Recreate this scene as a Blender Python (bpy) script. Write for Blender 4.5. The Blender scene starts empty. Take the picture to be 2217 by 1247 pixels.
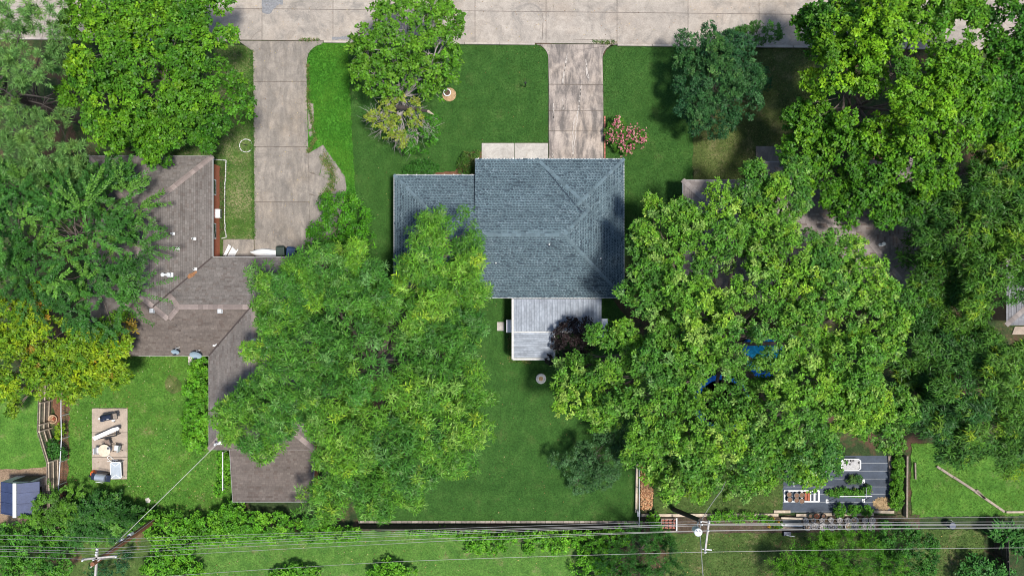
import bpy, math, random
import numpy as np
from mathutils import Vector, Matrix

# ------------------------------------------------------------------ camera, sky, sun, exposure
SC = bpy.context.scene
COL = SC.collection
H, S = 62.0, 0.033                      # camera height (m), metres per photo pixel on the ground
cam_d = bpy.data.cameras.new('camera'); cam = bpy.data.objects.new('camera', cam_d); COL.objects.link(cam)
cam.location = (0, 0, H); cam.rotation_euler = (0, 0, 0)
cam_d.sensor_width = 36; cam_d.lens = 18.0 / ((2217 / 2 * S) / H); cam_d.clip_end = 2000
SC.camera = cam
W = bpy.data.worlds.new('World'); SC.world = W; W.use_nodes = True
SUN_EL, SUN_AZ = math.radians(75), math.atan2(-0.36, 0.93)
sd = Vector((math.cos(SUN_AZ) * math.cos(SUN_EL), math.sin(SUN_AZ) * math.cos(SUN_EL), math.sin(SUN_EL)))
wn = W.node_tree; sky = wn.nodes.new('ShaderNodeTexSky'); sky.sky_type = 'NISHITA'; sky.sun_disc = False
sky.sun_elevation = SUN_EL; sky.sun_rotation = math.pi / 2 - SUN_AZ
bg = wn.nodes['Background']; bg.inputs['Strength'].default_value = 0.11
wn.links.new(sky.outputs[0], bg.inputs['Color'])
sl = bpy.data.lights.new('sun', 'SUN'); sl.energy = 3.5; sl.angle = math.radians(7); sl.color = (1, .96, .9)
so = bpy.data.objects.new('sun', sl); COL.objects.link(so); so.location = (20, -8, 60)
so.rotation_euler = (-sd).to_track_quat('-Z', 'Y').to_euler()
SC.view_settings.view_transform = 'Standard'; SC.view_settings.look = 'None'
SC.view_settings.exposure = 0.58; SC.view_settings.gamma = 1
SC.cycles.filter_width = 1.0; SC.cycles.max_bounces = 6; SC.cycles.diffuse_bounces = 3; SC.cycles.transmission_bounces = 3
SC.cycles.caustics_reflective = False; SC.cycles.caustics_refractive = False

# ------------------------------------------------------------------ helpers
R = random.Random(7)
def P(px, py, z=0.0):
    k = S * (H - z) / H
    return ((px - 1108.5) * k, (623.5 - py) * k, z)
def proj(a):                             # world (N,3) -> photo pixels
    k = H / ((H - a[:, 2]) * S)
    return np.stack([1108.5 + a[:, 0] * k, 623.5 - a[:, 1] * k], 1)
ORG = {}
def link(o, parent=None, org=(0, 0, 0)):
    COL.objects.link(o)
    if parent is not None: o.parent = parent
    ORG[o.name] = Vector(org)
    return o
def tag(o, label=None, cat=None, group=None, kind=None):
    if label: o['label'] = label
    if cat: o['category'] = cat
    if group: o['group'] = group
    if kind: o['kind'] = kind
    return o
def thing(name, label, cat, loc=(0, 0, 0), rz=0, group=None):
    o = bpy.data.objects.new(name, None); o.empty_display_size = .2
    link(o, None, loc); o.location = loc; o.rotation_euler = (0, 0, rz)
    return tag(o, label, cat, group)

class MB:
    def __init__(s): s.v = []; s.f = []; s.c = []; s.col = None
    def add(s, vs, fs):
        b = len(s.v); s.v += [tuple(p) for p in vs]; s.f += [tuple(i + b for i in q) for q in fs]
        if s.col is not None: s.c += [s.col] * len(vs)
        return s
    def box(s, c, d, rz=0, M=None):
        x, y, z = d[0] / 2, d[1] / 2, d[2] / 2
        vs = [Vector((i * x, j * y, k * z)) for k in (-1, 1) for j in (-1, 1) for i in (-1, 1)]
        Q = M if M is not None else Matrix.Rotation(rz, 3, 'Z')
        vs = [Q @ p + Vector(c) for p in vs]
        return s.add(vs, [(0, 2, 3, 1), (4, 5, 7, 6), (0, 1, 5, 4), (2, 6, 7, 3), (0, 4, 6, 2), (1, 3, 7, 5)])
    def bar(s, a, b, w, h):                # square bar between two points
        a, b = Vector(a), Vector(b); d = b - a
        q = d.to_track_quat('X', 'Z').to_matrix()
        return s.box((a + b) / 2, (d.length, w, h), M=q)
    def tube(s, pts, r, n=8):
        pts = [Vector(p) for p in pts]; m = len(pts)
        rs = r if isinstance(r, (list, tuple)) else [r] * m
        vs = []; fs = []
        for i, p in enumerate(pts):
            t = (pts[min(i + 1, m - 1)] - pts[max(i - 1, 0)]).normalized()
            a = t.orthogonal().normalized() if i == 0 else (a - t * a.dot(t)).normalized()
            b = t.cross(a)
            for j in range(n):
                w = 2 * math.pi * j / n
                vs.append(p + (a * math.cos(w) + b * math.sin(w)) * rs[i])
        for i in range(m - 1):
            for j in range(n):
                k = (j + 1) % n
                fs.append((i * n + j, i * n + k, (i + 1) * n + k, (i + 1) * n + j))
        fs.append(tuple(range(n))[::-1]); fs.append(tuple((m - 1) * n + j for j in range(n)))
        return s.add(vs, fs)
    def prism(s, poly, z0, z1):
        a = sum(poly[i][0] * poly[(i + 1) % len(poly)][1] - poly[(i + 1) % len(poly)][0] * poly[i][1] for i in range(len(poly)))
        if a < 0: poly = poly[::-1]
        n = len(poly)
        vs = [(p[0], p[1], z0) for p in poly] + [(p[0], p[1], z1) for p in poly]
        fs = [tuple(range(n))[::-1], tuple(range(n, 2 * n))] + [(i, (i + 1) % n, n + (i + 1) % n, n + i) for i in range(n)]
        return s.add(vs, fs)
    def sheet(s, poly, z):
        a = sum(poly[i][0] * poly[(i + 1) % len(poly)][1] - poly[(i + 1) % len(poly)][0] * poly[i][1] for i in range(len(poly)))
        if a < 0: poly = poly[::-1]
        return s.add([(p[0], p[1], z) for p in poly], [tuple(range(len(poly)))])
    def lathe(s, prof, c=(0, 0, 0), n=20, sx=1, sy=1):
        vs = []; fs = []
        for r, z in prof:
            for j in range(n):
                w = 2 * math.pi * j / n
                vs.append((c[0] + sx * r * math.cos(w), c[1] + sy * r * math.sin(w), c[2] + z))
        for i in range(len(prof) - 1):
            for j in range(n):
                k = (j + 1) % n
                fs.append((i * n + j, i * n + k, (i + 1) * n + k, (i + 1) * n + j))
        fs.append(tuple(range(n))[::-1]); fs.append(tuple((len(prof) - 1) * n + j for j in range(n)))
        return s.add(vs, fs)
    def mesh(s, name, off=(0, 0, 0)):
        me = bpy.data.meshes.new(name)
        ox, oy, oz = off
        me.from_pydata([(a - ox, b - oy, c - oz) for a, b, c in s.v], [], s.f)
        if s.c:
            at = me.attributes.new('Col', 'FLOAT_COLOR', 'POINT')
            at.data.foreach_set('color', np.array([(*c, 1) for c in s.c], 'f').ravel())
        me.update()
        return me
    def build(s, name, m, parent=None, local=False, smooth=False, bevel=0):
        org = ORG[parent.name] if parent is not None else Vector((0, 0, 0))
        me = s.mesh(name, (0, 0, 0) if local else org)
        me.materials.append(m)
        if smooth:
            me.polygons.foreach_set('use_smooth', [True] * len(me.polygons)); 
            try: me.set_sharp_from_angle(angle=math.radians(35))
            except Exception: pass
        o = bpy.data.objects.new(name, me)
        link(o, parent, org)
        if bevel:
            b = o.modifiers.new('bevel', 'BEVEL'); b.width = bevel; b.segments = 2; b.limit_method = 'ANGLE'
        return o

# ------------------------------------------------------------------ materials
def _nt(name):
    m = bpy.data.materials.new(name); m.use_nodes = True; nt = m.node_tree
    return m, nt, nt.nodes['Principled BSDF']
def _noise(nt, vec, scale, detail=4, rough=.55, dist=0):
    n = nt.nodes.new('ShaderNodeTexNoise'); n.inputs['Scale'].default_value = scale
    n.inputs['Detail'].default_value = detail; n.inputs['Roughness'].default_value = rough; n.inputs['Distortion'].default_value = dist
    nt.links.new(vec, n.inputs['Vector']); return n.outputs['Fac']
def _ramp(nt, fac, stops):
    r = nt.nodes.new('ShaderNodeValToRGB'); e = r.color_ramp.elements
    while len(e) < len(stops): e.new(.5)
    for q, (p, c) in zip(e, stops):
        q.position = p; q.color = (*c, 1) if len(c) == 3 else c
    nt.links.new(fac, r.inputs[0]); return r.outputs[0]
def _mix(nt, a, b, fac, mode='MIX'):
    x = nt.nodes.new('ShaderNodeMix'); x.data_type = 'RGBA'; x.blend_type = mode
    for v, i in ((fac, 0), (a, 6), (b, 7)):
        if hasattr(v, 'is_output'): nt.links.new(v, x.inputs[i])
        elif i == 0: x.inputs[0].default_value = v
        else: x.inputs[i].default_value = (*v, 1)
    return x.outputs[2]
def _vec(nt, rnd=False):
    t = nt.nodes.new('ShaderNodeTexCoord')
    if not rnd: return t.outputs['Object']
    oi = nt.nodes.new('ShaderNodeObjectInfo'); m = nt.nodes.new('ShaderNodeVectorMath'); m.operation = 'MULTIPLY_ADD'
    cb = nt.nodes.new('ShaderNodeCombineXYZ')
    for i in range(3): nt.links.new(oi.outputs['Random'], cb.inputs[i])
    nt.links.new(cb.outputs[0], m.inputs[0]); m.inputs[1].default_value = (37, 53, 71); nt.links.new(t.outputs['Object'], m.inputs[2])
    return m.outputs[0]
def _bump(nt, bsdf, h, strength, dist=.02):
    b = nt.nodes.new('ShaderNodeBump'); b.inputs['Strength'].default_value = strength; b.inputs['Distance'].default_value = dist
    nt.links.new(h, b.inputs['Height']); nt.links.new(b.outputs[0], bsdf.inputs['Normal'])
def mk(name, c, rough=.7, metal=0, var=.25, scale=6, rnd=0, bump=.2, attr=False, spec=.4):
    m, nt, b = _nt(name); v = _vec(nt, True)
    if attr:
        a = nt.nodes.new('ShaderNodeAttribute'); a.attribute_name = 'Col'; c = a.outputs['Color']
    g = lambda k: (k, k, k)
    col = _mix(nt, c, _ramp(nt, _noise(nt, v, scale), [(.25, g(1 - var)), (.75, g(1 + var))]), 1.0, 'MULTIPLY')
    col = _mix(nt, col, _ramp(nt, _noise(nt, v, scale * 6, 3), [(.3, g(1 - var * .5)), (.7, g(1 + var * .5))]), 1.0, 'MULTIPLY')
    if rnd:
        oi = nt.nodes.new('ShaderNodeObjectInfo')
        col = _mix(nt, col, _ramp(nt, oi.outputs['Random'], [(0, g(1 - rnd)), (1, g(1 + rnd))]), 1.0, 'MULTIPLY')
    nt.links.new(col, b.inputs['Base Color'])
    b.inputs['Roughness'].default_value = rough; b.inputs['Metallic'].default_value = metal; b.inputs['Specular IOR Level'].default_value = spec
    if bump: _bump(nt, b, _noise(nt, v, scale * 8, 4), bump, .01)
    return m
def lawn_mat(name, dark, mid, light, dry, dryamt=.0, soil=None, soilamt=0, mow=0):
    m, nt, b = _nt(name); v = _vec(nt)
    c = _ramp(nt, _noise(nt, v, 1.1, 6, .62), [(.3, dark), (.52, mid), (.75, light)])
    c = _mix(nt, c, _ramp(nt, _noise(nt, v, 9, 5, .7), [(.32, (.55,) * 3), (.5, (1,) * 3), (.7, (1.45,) * 3)]), 1.0, 'MULTIPLY')
    c = _mix(nt, c, _ramp(nt, _noise(nt, v, 45, 2, .6), [(.3, (.7,) * 3), (.7, (1.3,) * 3)]), 1.0, 'MULTIPLY')
    if dryamt:
        f = _ramp(nt, _noise(nt, v, .55, 6, .68, .4), [(.62 - dryamt, (0, 0, 0)), (.78 - dryamt * .6, (1, 1, 1))])
        f2 = _ramp(nt, _noise(nt, v, 7, 5, .7), [(.42, (.1,) * 3), (.6, (1,) * 3)])
        c = _mix(nt, c, dry, _mix(nt, f, f2, 1.0, 'MULTIPLY'))
    if soil:
        f = _ramp(nt, _noise(nt, v, .33, 7, .7, .6), [(.66 - soilamt, (0, 0, 0)), (.74 - soilamt, (1, 1, 1))])
        s2 = _ramp(nt, _noise(nt, v, 12, 5, .7), [(.3, tuple(.6 * q for q in soil)), (.7, tuple(1.3 * q for q in soil))])
        c = _mix(nt, c, s2, f)
    nt.links.new(c, b.inputs['Base Color']); b.inputs['Roughness'].default_value = .85; b.inputs['Specular IOR Level'].default_value = .15
    _bump(nt, b, _noise(nt, v, 22, 6, .75), .9, .06)
    return m
def concrete_mat(name, c1, c2, stain, warm, amt=.5, streak=0, rnd=.06):
    m, nt, b = _nt(name); v = _vec(nt)
    c = _ramp(nt, _noise(nt, v, .6, 8, .66, .3), [(.28, c2), (.5, c1), (.74, tuple(min(1, 1.16 * q) for q in c1))])
    c = _mix(nt, c, warm, _ramp(nt, _noise(nt, v, .28, 5, .6), [(.5, (0,) * 3), (.72, (.6,) * 3)]))
    c = _mix(nt, c, _ramp(nt, _noise(nt, v, 1.7, 7, .7, .8), [(.3, (.76,) * 3), (.5, (1,) * 3), (.72, (1.2,) * 3)]), 1.0, 'MULTIPLY')
    f = _ramp(nt, _noise(nt, v, .42, 9, .74, 1.2), [(.52, (0,) * 3), (.70, (amt,) * 3)])
    c = _mix(nt, c, stain, f)
    if streak:
        mp = nt.nodes.new('ShaderNodeMapping'); nt.links.new(v, mp.inputs[0]); mp.inputs['Scale'].default_value = (2.0, .55, 1)
        f = _ramp(nt, _noise(nt, mp.outputs[0], 1, 8, .68, .35), [(.42, (0,) * 3), (.60, (streak,) * 3)])
        c = _mix(nt, c, stain, f)
    c = _mix(nt, c, _ramp(nt, _noise(nt, v, 11, 7, .8), [(.3, (.78,) * 3), (.7, (1.18,) * 3)]), 1.0, 'MULTIPLY')
    vo = nt.nodes.new('ShaderNodeTexVoronoi'); vo.inputs['Scale'].default_value = 1.7; nt.links.new(v, vo.inputs['Vector'])
    c = _mix(nt, c, tuple(.35 * q for q in stain), _ramp(nt, vo.outputs['Distance'], [(.0, (.8,) * 3), (.055, (0,) * 3)]))
    oi = nt.nodes.new('ShaderNodeObjectInfo')
    c = _mix(nt, c, _ramp(nt, oi.outputs['Random'], [(0, (1 - rnd,) * 3), (1, (1 + rnd,) * 3)]), 1.0, 'MULTIPLY')
    nt.links.new(c, b.inputs['Base Color']); b.inputs['Roughness'].default_value = .9; b.inputs['Specular IOR Level'].default_value = .2
    _bump(nt, b, _noise(nt, v, 30, 6, .7), .25, .02)
    return m
def leaf_mat(name, trans=.2, rough=.45, spec=.18):
    m, nt, b = _nt(name)
    a = nt.nodes.new('ShaderNodeAttribute'); a.attribute_name = 'Col'
    nt.links.new(a.outputs['Color'], b.inputs['Base Color']); b.inputs['Roughness'].default_value = rough; b.inputs['Specular IOR Level'].default_value = spec
    t = nt.nodes.new('ShaderNodeBsdfTranslucent'); nt.links.new(_mix(nt, a.outputs['Color'], (1.3, 1.25, .55), 1.0, 'MULTIPLY'), t.inputs['Color'])
    mx = nt.nodes.new('ShaderNodeMixShader'); mx.inputs[0].default_value = trans
    nt.links.new(b.outputs[0], mx.inputs[1]); nt.links.new(t.outputs[0], mx.inputs[2])
    nt.links.new(mx.outputs[0], nt.nodes['Material Output'].inputs['Surface'])
    return m
def brick_mat(name, c1, c2, mortar, scale=1):
    m, nt, b = _nt(name); g = nt.nodes.new('ShaderNodeNewGeometry')
    # wall coordinates: run along the wall, height up
    sp = nt.nodes.new('ShaderNodeSeparateXYZ'); nt.links.new(g.outputs['Position'], sp.inputs[0])
    ad = nt.nodes.new('ShaderNodeMath'); nt.links.new(sp.outputs[0], ad.inputs[0]); nt.links.new(sp.outputs[1], ad.inputs[1])
    cb = nt.nodes.new('ShaderNodeCombineXYZ'); nt.links.new(ad.outputs[0], cb.inputs[0]); nt.links.new(sp.outputs[2], cb.inputs[1])
    t = nt.nodes.new('ShaderNodeTexBrick'); nt.links.new(cb.outputs[0], t.inputs['Vector'])
    t.inputs['Color1'].default_value = (*c1, 1); t.inputs['Color2'].default_value = (*c2, 1); t.inputs['Mortar'].default_value = (*mortar, 1)
    t.inputs['Scale'].default_value = scale; t.inputs['Brick Width'].default_value = .22; t.inputs['Row Height'].default_value = .075; t.inputs['Mortar Size'].default_value = .008
    nt.links.new(t.outputs['Color'], b.inputs['Base Color']); b.inputs['Roughness'].default_value = .9
    _bump(nt, b, t.outputs['Fac'], -.4, .01)
    return m

M = {}
M['leaf'] = leaf_mat('leaf')
M['leaf_dull'] = leaf_mat('leaf_dull', .2, .6, .25)
M['blade'] = leaf_mat('grass_blade', .25, .6, .2)
M['bark'] = mk('bark', (.13, .10, .085), .9, 0, .35, 5, bump=.6)
M['bark_grey'] = mk('bark_grey', (.33, .30, .28), .9, 0, .3, 7, bump=.4)
M['bark_dark'] = mk('bark_dark', (.055, .045, .04), .95, 0, .35, 5, bump=.6)
M['white'] = mk('white_paint', (.78, .78, .76), .5, 0, .08, 3, bump=.05)
M['off_white'] = mk('off_white', (.50, .49, .46), .6, 0, .2, 6)
M['white_metal'] = mk('white_metal', (.72, .75, .78), .4, .1, .08, 2, bump=.05)
M['grey_metal'] = mk('grey_metal', (.42, .44, .46), .4, .6, .12, 5, bump=.05)
M['pale_grey'] = mk('pale_grey', (.55, .56, .57), .55, 0, .12, 5, bump=.1)
M['black'] = mk('black_paint', (.018, .018, .02), .4, 0, .3, 6, bump=.1)
M['navy'] = mk('navy_metal', (.022, .03, .055), .3, .3, .2, 6, bump=.05)
M['wood'] = mk('weathered_wood', (.26, .21, .165), .85, 0, .35, 7, rnd=.18, bump=.5)
M['wood_pale'] = mk('pale_timber', (.44, .36, .27), .85, 0, .3, 5, rnd=.15, bump=.4)
M['wood_dark'] = mk('dark_wood', (.045, .036, .03), .8, 0, .35, 5, rnd=.25, bump=.4)
M['pole'] = mk('pole_wood', (.20, .085, .042), .8, 0, .3, 5, bump=.4)
M['arm'] = mk('arm_wood', (.40, .37, .34), .85, 0, .25, 6, bump=.4)
M['rubber'] = mk('rubber', (.02, .02, .02), .7, 0, .2, 8)
M['terracotta'] = mk('terracotta', (.33, .10, .05), .8, 0, .25, 8, rnd=.15)
M['soil'] = mk('soil', (.11, .07, .045), .95, 0, .4, 12, bump=.8)
M['pot_soil'] = mk('pot_soil', (.19, .11, .07), .95, 0, .35, 18, bump=.8)
M['wire'] = mk('wire', (.28, .275, .27), .5, .2, .1, 3, bump=0)
M['glass'] = mk('glass', (.03, .04, .05), .08, 0, .1, 2, bump=0, spec=.6)
M['stone'] = mk('stone', (.46, .42, .38), .9, 0, .25, 7, rnd=.2, bump=.5)

# ------------------------------------------------------------------ ground sheets
def px_poly(pts, z=0): return [P(a, b, z)[:2] for a, b in pts]
def wob(pts, amp=1.2, step=9, seed=3):       # subdivide a pixel polygon and make its edge uneven
    r = random.Random(seed); out = []
    for i, a in enumerate(pts):
        b = pts[(i + 1) % len(pts)]; d = math.hypot(b[0] - a[0], b[1] - a[1]); n = max(1, int(d / step))
        for j in range(n):
            t = j / n; o = amp if j else 0
            out.append((a[0] + (b[0] - a[0]) * t + r.uniform(-o, o), a[1] + (b[1] - a[1]) * t + r.uniform(-o, o)))
    return out
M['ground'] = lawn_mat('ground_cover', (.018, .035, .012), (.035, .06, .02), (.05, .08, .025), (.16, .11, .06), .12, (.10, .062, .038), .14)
L_DARK = ((.027, .081, .014), (.040, .107, .019), (.060, .132, .027))
L_BRIGHT = ((.04, .15, .013), (.058, .205, .018), (.105, .265, .028))
L_BACK = ((.05, .14, .018), (.082, .195, .026), (.13, .25, .038))
L_OLIVE = ((.04, .075, .017), (.065, .11, .025), (.10, .15, .04))
M['lawn_dark'] = lawn_mat('lawn_dark', *L_DARK, (.10, .12, .04), .045)
M['lawn_bright'] = lawn_mat('lawn_bright', *L_BRIGHT, (.14, .16, .05), .02)
M['lawn_back'] = lawn_mat('lawn_back', *L_BACK, (.26, .22, .11), .06)
M['lawn_dry'] = lawn_mat('lawn_dry', (.05, .078, .02), (.085, .115, .03), (.13, .15, .05), (.27, .22, .12), .12)
M['lawn_mixed'] = lawn_mat('lawn_mixed', (.045, .10, .018), (.07, .14, .025), (.11, .17, .04), (.29, .25, .14), .19)
M['lawn_olive'] = lawn_mat('lawn_olive', *L_OLIVE, (.24, .18, .10), .08, (.17, .10, .06), .06)
M['lawn_alley'] = lawn_mat('lawn_alley', (.05, .13, .022), (.082, .18, .03), (.12, .22, .045), (.30, .23, .14), .06, (.25, .16, .10), .015)
M['dirt'] = lawn_mat('dirt', (.19, .125, .08), (.27, .19, .125), (.34, .26, .18), (.06, .09, .025), .10)
M['bed_soil'] = lawn_mat('bed_soil', (.055, .04, .028), (.085, .06, .042), (.12, .09, .06), (.05, .09, .02), .14)
M['leaf_litter'] = lawn_mat('leaf_litter', (.10, .05, .03), (.17, .085, .05), (.24, .13, .075), (.05, .04, .03), .14)
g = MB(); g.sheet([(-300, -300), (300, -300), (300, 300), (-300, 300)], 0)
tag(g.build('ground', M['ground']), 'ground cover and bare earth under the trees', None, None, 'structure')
ZN = [0.004]
LAWNS = {}
def zone(name, pts, mat, label, amp=1.2, seed=1):
    g = MB(); g.sheet(px_poly(wob(pts, amp, 9, seed)), ZN[0]); ZN[0] += .004
    return tag(g.build(name, M[mat]), label, None, None, 'structure')
Z_FRONT = [(752, 92), (1163, 97), (1180, 106), (1187, 125), (1187, 400), (860, 480), (860, 660), (790, 660), (770, 440)]
Z_SIDE = [(1306, 125), (1312, 110), (1330, 99), (1500, 101), (1500, 480), (1340, 560), (1306, 400)]
Z_STRIP = [(665, 132), (672, 109), (692, 95), (752, 92), (770, 440), (790, 640), (690, 640), (665, 500)]
Z_DRY = [(1500, 101), (1760, 104), (1800, 400), (1500, 480)]
Z_WEST = [(330, 92), (548, 100), (550, 518), (484, 518), (474, 560), (330, 400)]
Z_BACK = [(1000, 640), (1320, 640), (1440, 800), (1400, 960), (1380, 1000), (1380, 1128), (776, 1128), (740, 1000), (960, 800)]
Z_YARD = [(140, 740), (460, 740), (455, 970), (505, 980), (505, 1100), (420, 1120), (145, 1112)]
Z_FARL = [(-200, 850), (108, 850), (106, 930), (124, 992), (110, 1014), (60, 1020), (-200, 1024)]
Z_ALLEY = [(400, 1150), (1250, 1148), (1250, 1320), (400, 1320)]
Z_ALLEYR = [(1440, 1150), (2130, 1146), (2130, 1320), (1440, 1320)]
Z_RIGHT = [(1972, 960), (2400, 960), (2400, 1112), (1972, 1118)]
Z_GARDEN = [(1416, 940), (1700, 940), (1692, 1110), (1416, 1110)]
Z_ALLEYL = [(-200, 1135), (420, 1125), (400, 1320), (-200, 1320)]
zone('front_lawn', Z_FRONT, 'lawn_dark', 'dark green mown front lawn before the grey-blue roofed house')
zone('side_lawn', Z_SIDE, 'lawn_dark', 'dark green lawn right of the stained driveway')
zone('lawn_strip', Z_STRIP, 'lawn_bright', 'bright green grass strip along the left driveway')
zone('dry_lawn', Z_DRY, 'lawn_dry', 'dry olive lawn beside the dark round tree', 2)
zone('west_lawn', Z_WEST, 'lawn_mixed', 'patchy grass between the brick wall and left driveway', 1)
zone('back_lawn', Z_BACK, 'lawn_dark', 'dark green back lawn behind the metal patio cover')
zone('left_back_lawn', Z_YARD, 'lawn_back', 'bright green back lawn round the small patio', 2)
zone('far_left_lawn', Z_FARL, 'lawn_back', 'bright lawn left of the board fence', 2)
zone('alley_lawn', Z_ALLEY, 'lawn_alley', 'pale green strip of grass under the overhead wires', 3)
zone('alley_lawn_right', Z_ALLEYR, 'lawn_olive', 'olive worn grass below the leaning pole', 3)
zone('right_lawn', Z_RIGHT, 'lawn_back', 'bright lawn round the diagonal timbers', 2)
zone('garden_grass', Z_GARDEN, 'lawn_olive', 'olive grass between mulch and black fabric', 2)
zone('alley_lawn_left', Z_ALLEYL, 'lawn_olive', 'shaded grass below the left pole', 3)
zone('dirt_patch', [(-200, 1016), (60, 1014), (112, 1008), (124, 1000), (126, 1128), (60, 1134), (-200, 1134)], 'dirt', 'bare tan earth round the blue roofed shed', 2.5)
zone('fence_litter', [(112, 840), (152, 840), (150, 960), (142, 1110), (120, 1110), (128, 990)], 'leaf_litter', 'brown leaf litter along the board fence', 3)
zone('bare_patch', [(357, 826), (366, 812), (382, 815), (394, 830), (392, 846), (376, 853), (362, 845)], 'lawn_dry', 'dry pale patch in the left back lawn', 3)
zone('garden_bed', [(930, 380), (940, 374), (985, 372), (1000, 348), (1020, 330), (1043, 328), (1043, 400), (930, 400)], 'leaf_litter', 'brown flower bed at the front of the house', 1.5)
zone('wall_bed', [(462, 349), (490, 350), (489, 480), (491, 514), (480, 560), (455, 560)], 'lawn_olive', 'weedy bed along the red brick wall', .4)
zone('garden_soil', [(1388, 1116), (1990, 1114), (1990, 1150), (1388, 1154)], 'bed_soil', 'bare soil along the garden timbers', 2)

# ------------------------------------------------------------------ grass blades (one mass per lawn)
def inpoly(x, y, poly):
    c = np.zeros(len(x), bool); n = len(poly)
    for i in range(n):
        x0, y0 = poly[i]; x1, y1 = poly[(i + 1) % n]
        if y0 == y1: continue
        t = ((y0 > y) != (y1 > y)) & (x < (x1 - x0) * (y - y0) / (y1 - y0) + x0)
        c ^= t
    return c
def np_mesh(name, V, nper, colors, mat, parent=None, tri=False):
    """V (N,nper,3) polygons of nper corners, one colour each"""
    N = len(V); me = bpy.data.meshes.new(name); nv = N * nper
    me.vertices.add(nv); me.loops.add(nv); me.polygons.add(N)
    org = ORG[parent.name] if parent is not None else Vector((0, 0, 0))
    me.vertices.foreach_set('co', (V.reshape(-1, 3) - np.array(org)).astype('f').ravel())
    me.loops.foreach_set('vertex_index', np.arange(nv, dtype='i'))
    me.polygons.foreach_set('loop_start', np.arange(0, nv, nper, dtype='i'))
    me.update(calc_edges=True)
    at = me.attributes.new('Col', 'FLOAT_COLOR', 'POINT')
    c = np.ones((N, nper, 4), 'f'); c[:, :, :3] = colors[:, None, :]
    at.data.foreach_set('color', c.ravel())
    me.materials.append(mat)
    return link(bpy.data.objects.new(name, me), parent, org)
def grass(zone_px, cols, dens, hgt, label, seed, wid=.03, dryc=None, dry=0, holes=()):
    rng = np.random.default_rng(seed); poly = px_poly(zone_px)
    xs = [p[0] for p in poly]; ys = [p[1] for p in poly]
    x0, x1, y0, y1 = max(min(xs), -38), min(max(xs), 38), max(min(ys), -22), min(max(ys), 22)
    n = int((x1 - x0) * (y1 - y0) * dens)
    x = rng.uniform(x0, x1, n); y = rng.uniform(y0, y1, n)
    k = inpoly(x, y, poly)
    for h in holes: k &= ~inpoly(x, y, px_poly(h))
    # patchy growth
    f = .5 + .25 * (np.sin(x * 1.3 + 2 * np.sin(y * .9 + seed)) + np.sin(y * 1.7 + 2 * np.sin(x * 1.1)))
    k &= rng.random(n) < (.45 + .55 * f)
    x = x[k]; y = y[k]; f = f[k]; n = len(x)
    a = rng.uniform(0, 2 * np.pi, n); hh = hgt * rng.uniform(.5, 1.3, n); ln = hh * rng.uniform(.5, 1.6, n)
    b = a + rng.uniform(.8, 2.2, n)
    V = np.zeros((n, 3, 3)); w = wid * rng.uniform(.6, 1.3, n)
    V[:, 0, 0] = x - w * np.cos(b); V[:, 0, 1] = y - w * np.sin(b); V[:, 1, 0] = x + w * np.cos(b); V[:, 1, 1] = y + w * np.sin(b)
    V[:, 2, 0] = x + ln * np.cos(a); V[:, 2, 1] = y + ln * np.sin(a); V[:, :2, 2] = .01; V[:, 2, 2] = hh + .02
    c0, c1, c2 = [np.array(c) for c in cols]
    t = np.clip(f + rng.normal(0, .28, n), 0, 1)[:, None]
    c = np.where(t < .5, c0 + (c1 - c0) * t * 2, c1 + (c2 - c1) * (t * 2 - 1)) * rng.uniform(.75, 1.25, (n, 1))
    if dry:
        d = rng.random(n) < dry; c[d] = np.array(dryc) * rng.uniform(.7, 1.3, (d.sum(), 1))
    o = np_mesh('grass', V, 3, c, M['blade'])
    return tag(o, label, 'grass', None, 'stuff')
NOPAVE = [(200, 884), (277, 884), (277, 1037), (200, 1037)]
grass(Z_FRONT, L_DARK, 260, .06, 'short dark grass blades of the front lawn', 1, .02)
grass(Z_SIDE, L_DARK, 260, .06, 'short dark grass blades right of the stained driveway', 2, .02)
PATCH = [(664, 332), (700, 313), (749, 384), (752, 412), (742, 452), (690, 560), (664, 560)]
EDGE = [(667, 222), (680, 224), (681, 262), (676, 300), (667, 300)]
grass(Z_STRIP, L_BRIGHT, 420, .14, 'bright thick grass of the strip by the left driveway', 3, .03, holes=(PATCH, EDGE))
grass(Z_DRY, ((.05, .08, .02), (.085, .12, .03), (.13, .15, .05)), 200, .08, 'dry grass blades beside the dark round tree', 4, .025, (.27, .22, .12), .16)
grass(Z_WEST, ((.045, .11, .018), (.07, .15, .025), (.11, .18, .04)), 260, .09, 'patchy grass blades beside the brick wall', 5, .025, (.27, .23, .12), .12)
grass(Z_BACK, L_DARK, 240, .06, 'short dark grass blades of the back lawn', 6, .02)
grass(Z_YARD, L_BACK, 320, .10, 'bright grass blades round the small patio', 7, .026, (.3, .26, .13), .02, holes=(NOPAVE,))
grass(Z_FARL, L_BACK, 200, .06, 'bright grass blades left of the board fence', 8, .022)
grass(Z_ALLEY, ((.05, .13, .022), (.082, .18, .03), (.12, .22, .045)), 200, .07, 'pale grass blades under the overhead wires', 9, .024, (.30, .23, .14), .06)
grass(Z_ALLEYR, L_OLIVE, 200, .10, 'worn olive grass blades below the leaning pole', 10, .026, (.25, .19, .1), .1)
grass(Z_RIGHT, L_BACK, 260, .11, 'bright grass blades round the diagonal timbers', 11, .026)
grass(Z_GARDEN, L_OLIVE, 240, .11, 'olive grass blades between mulch and fabric', 12, .026, (.25, .2, .1), .08)
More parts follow.
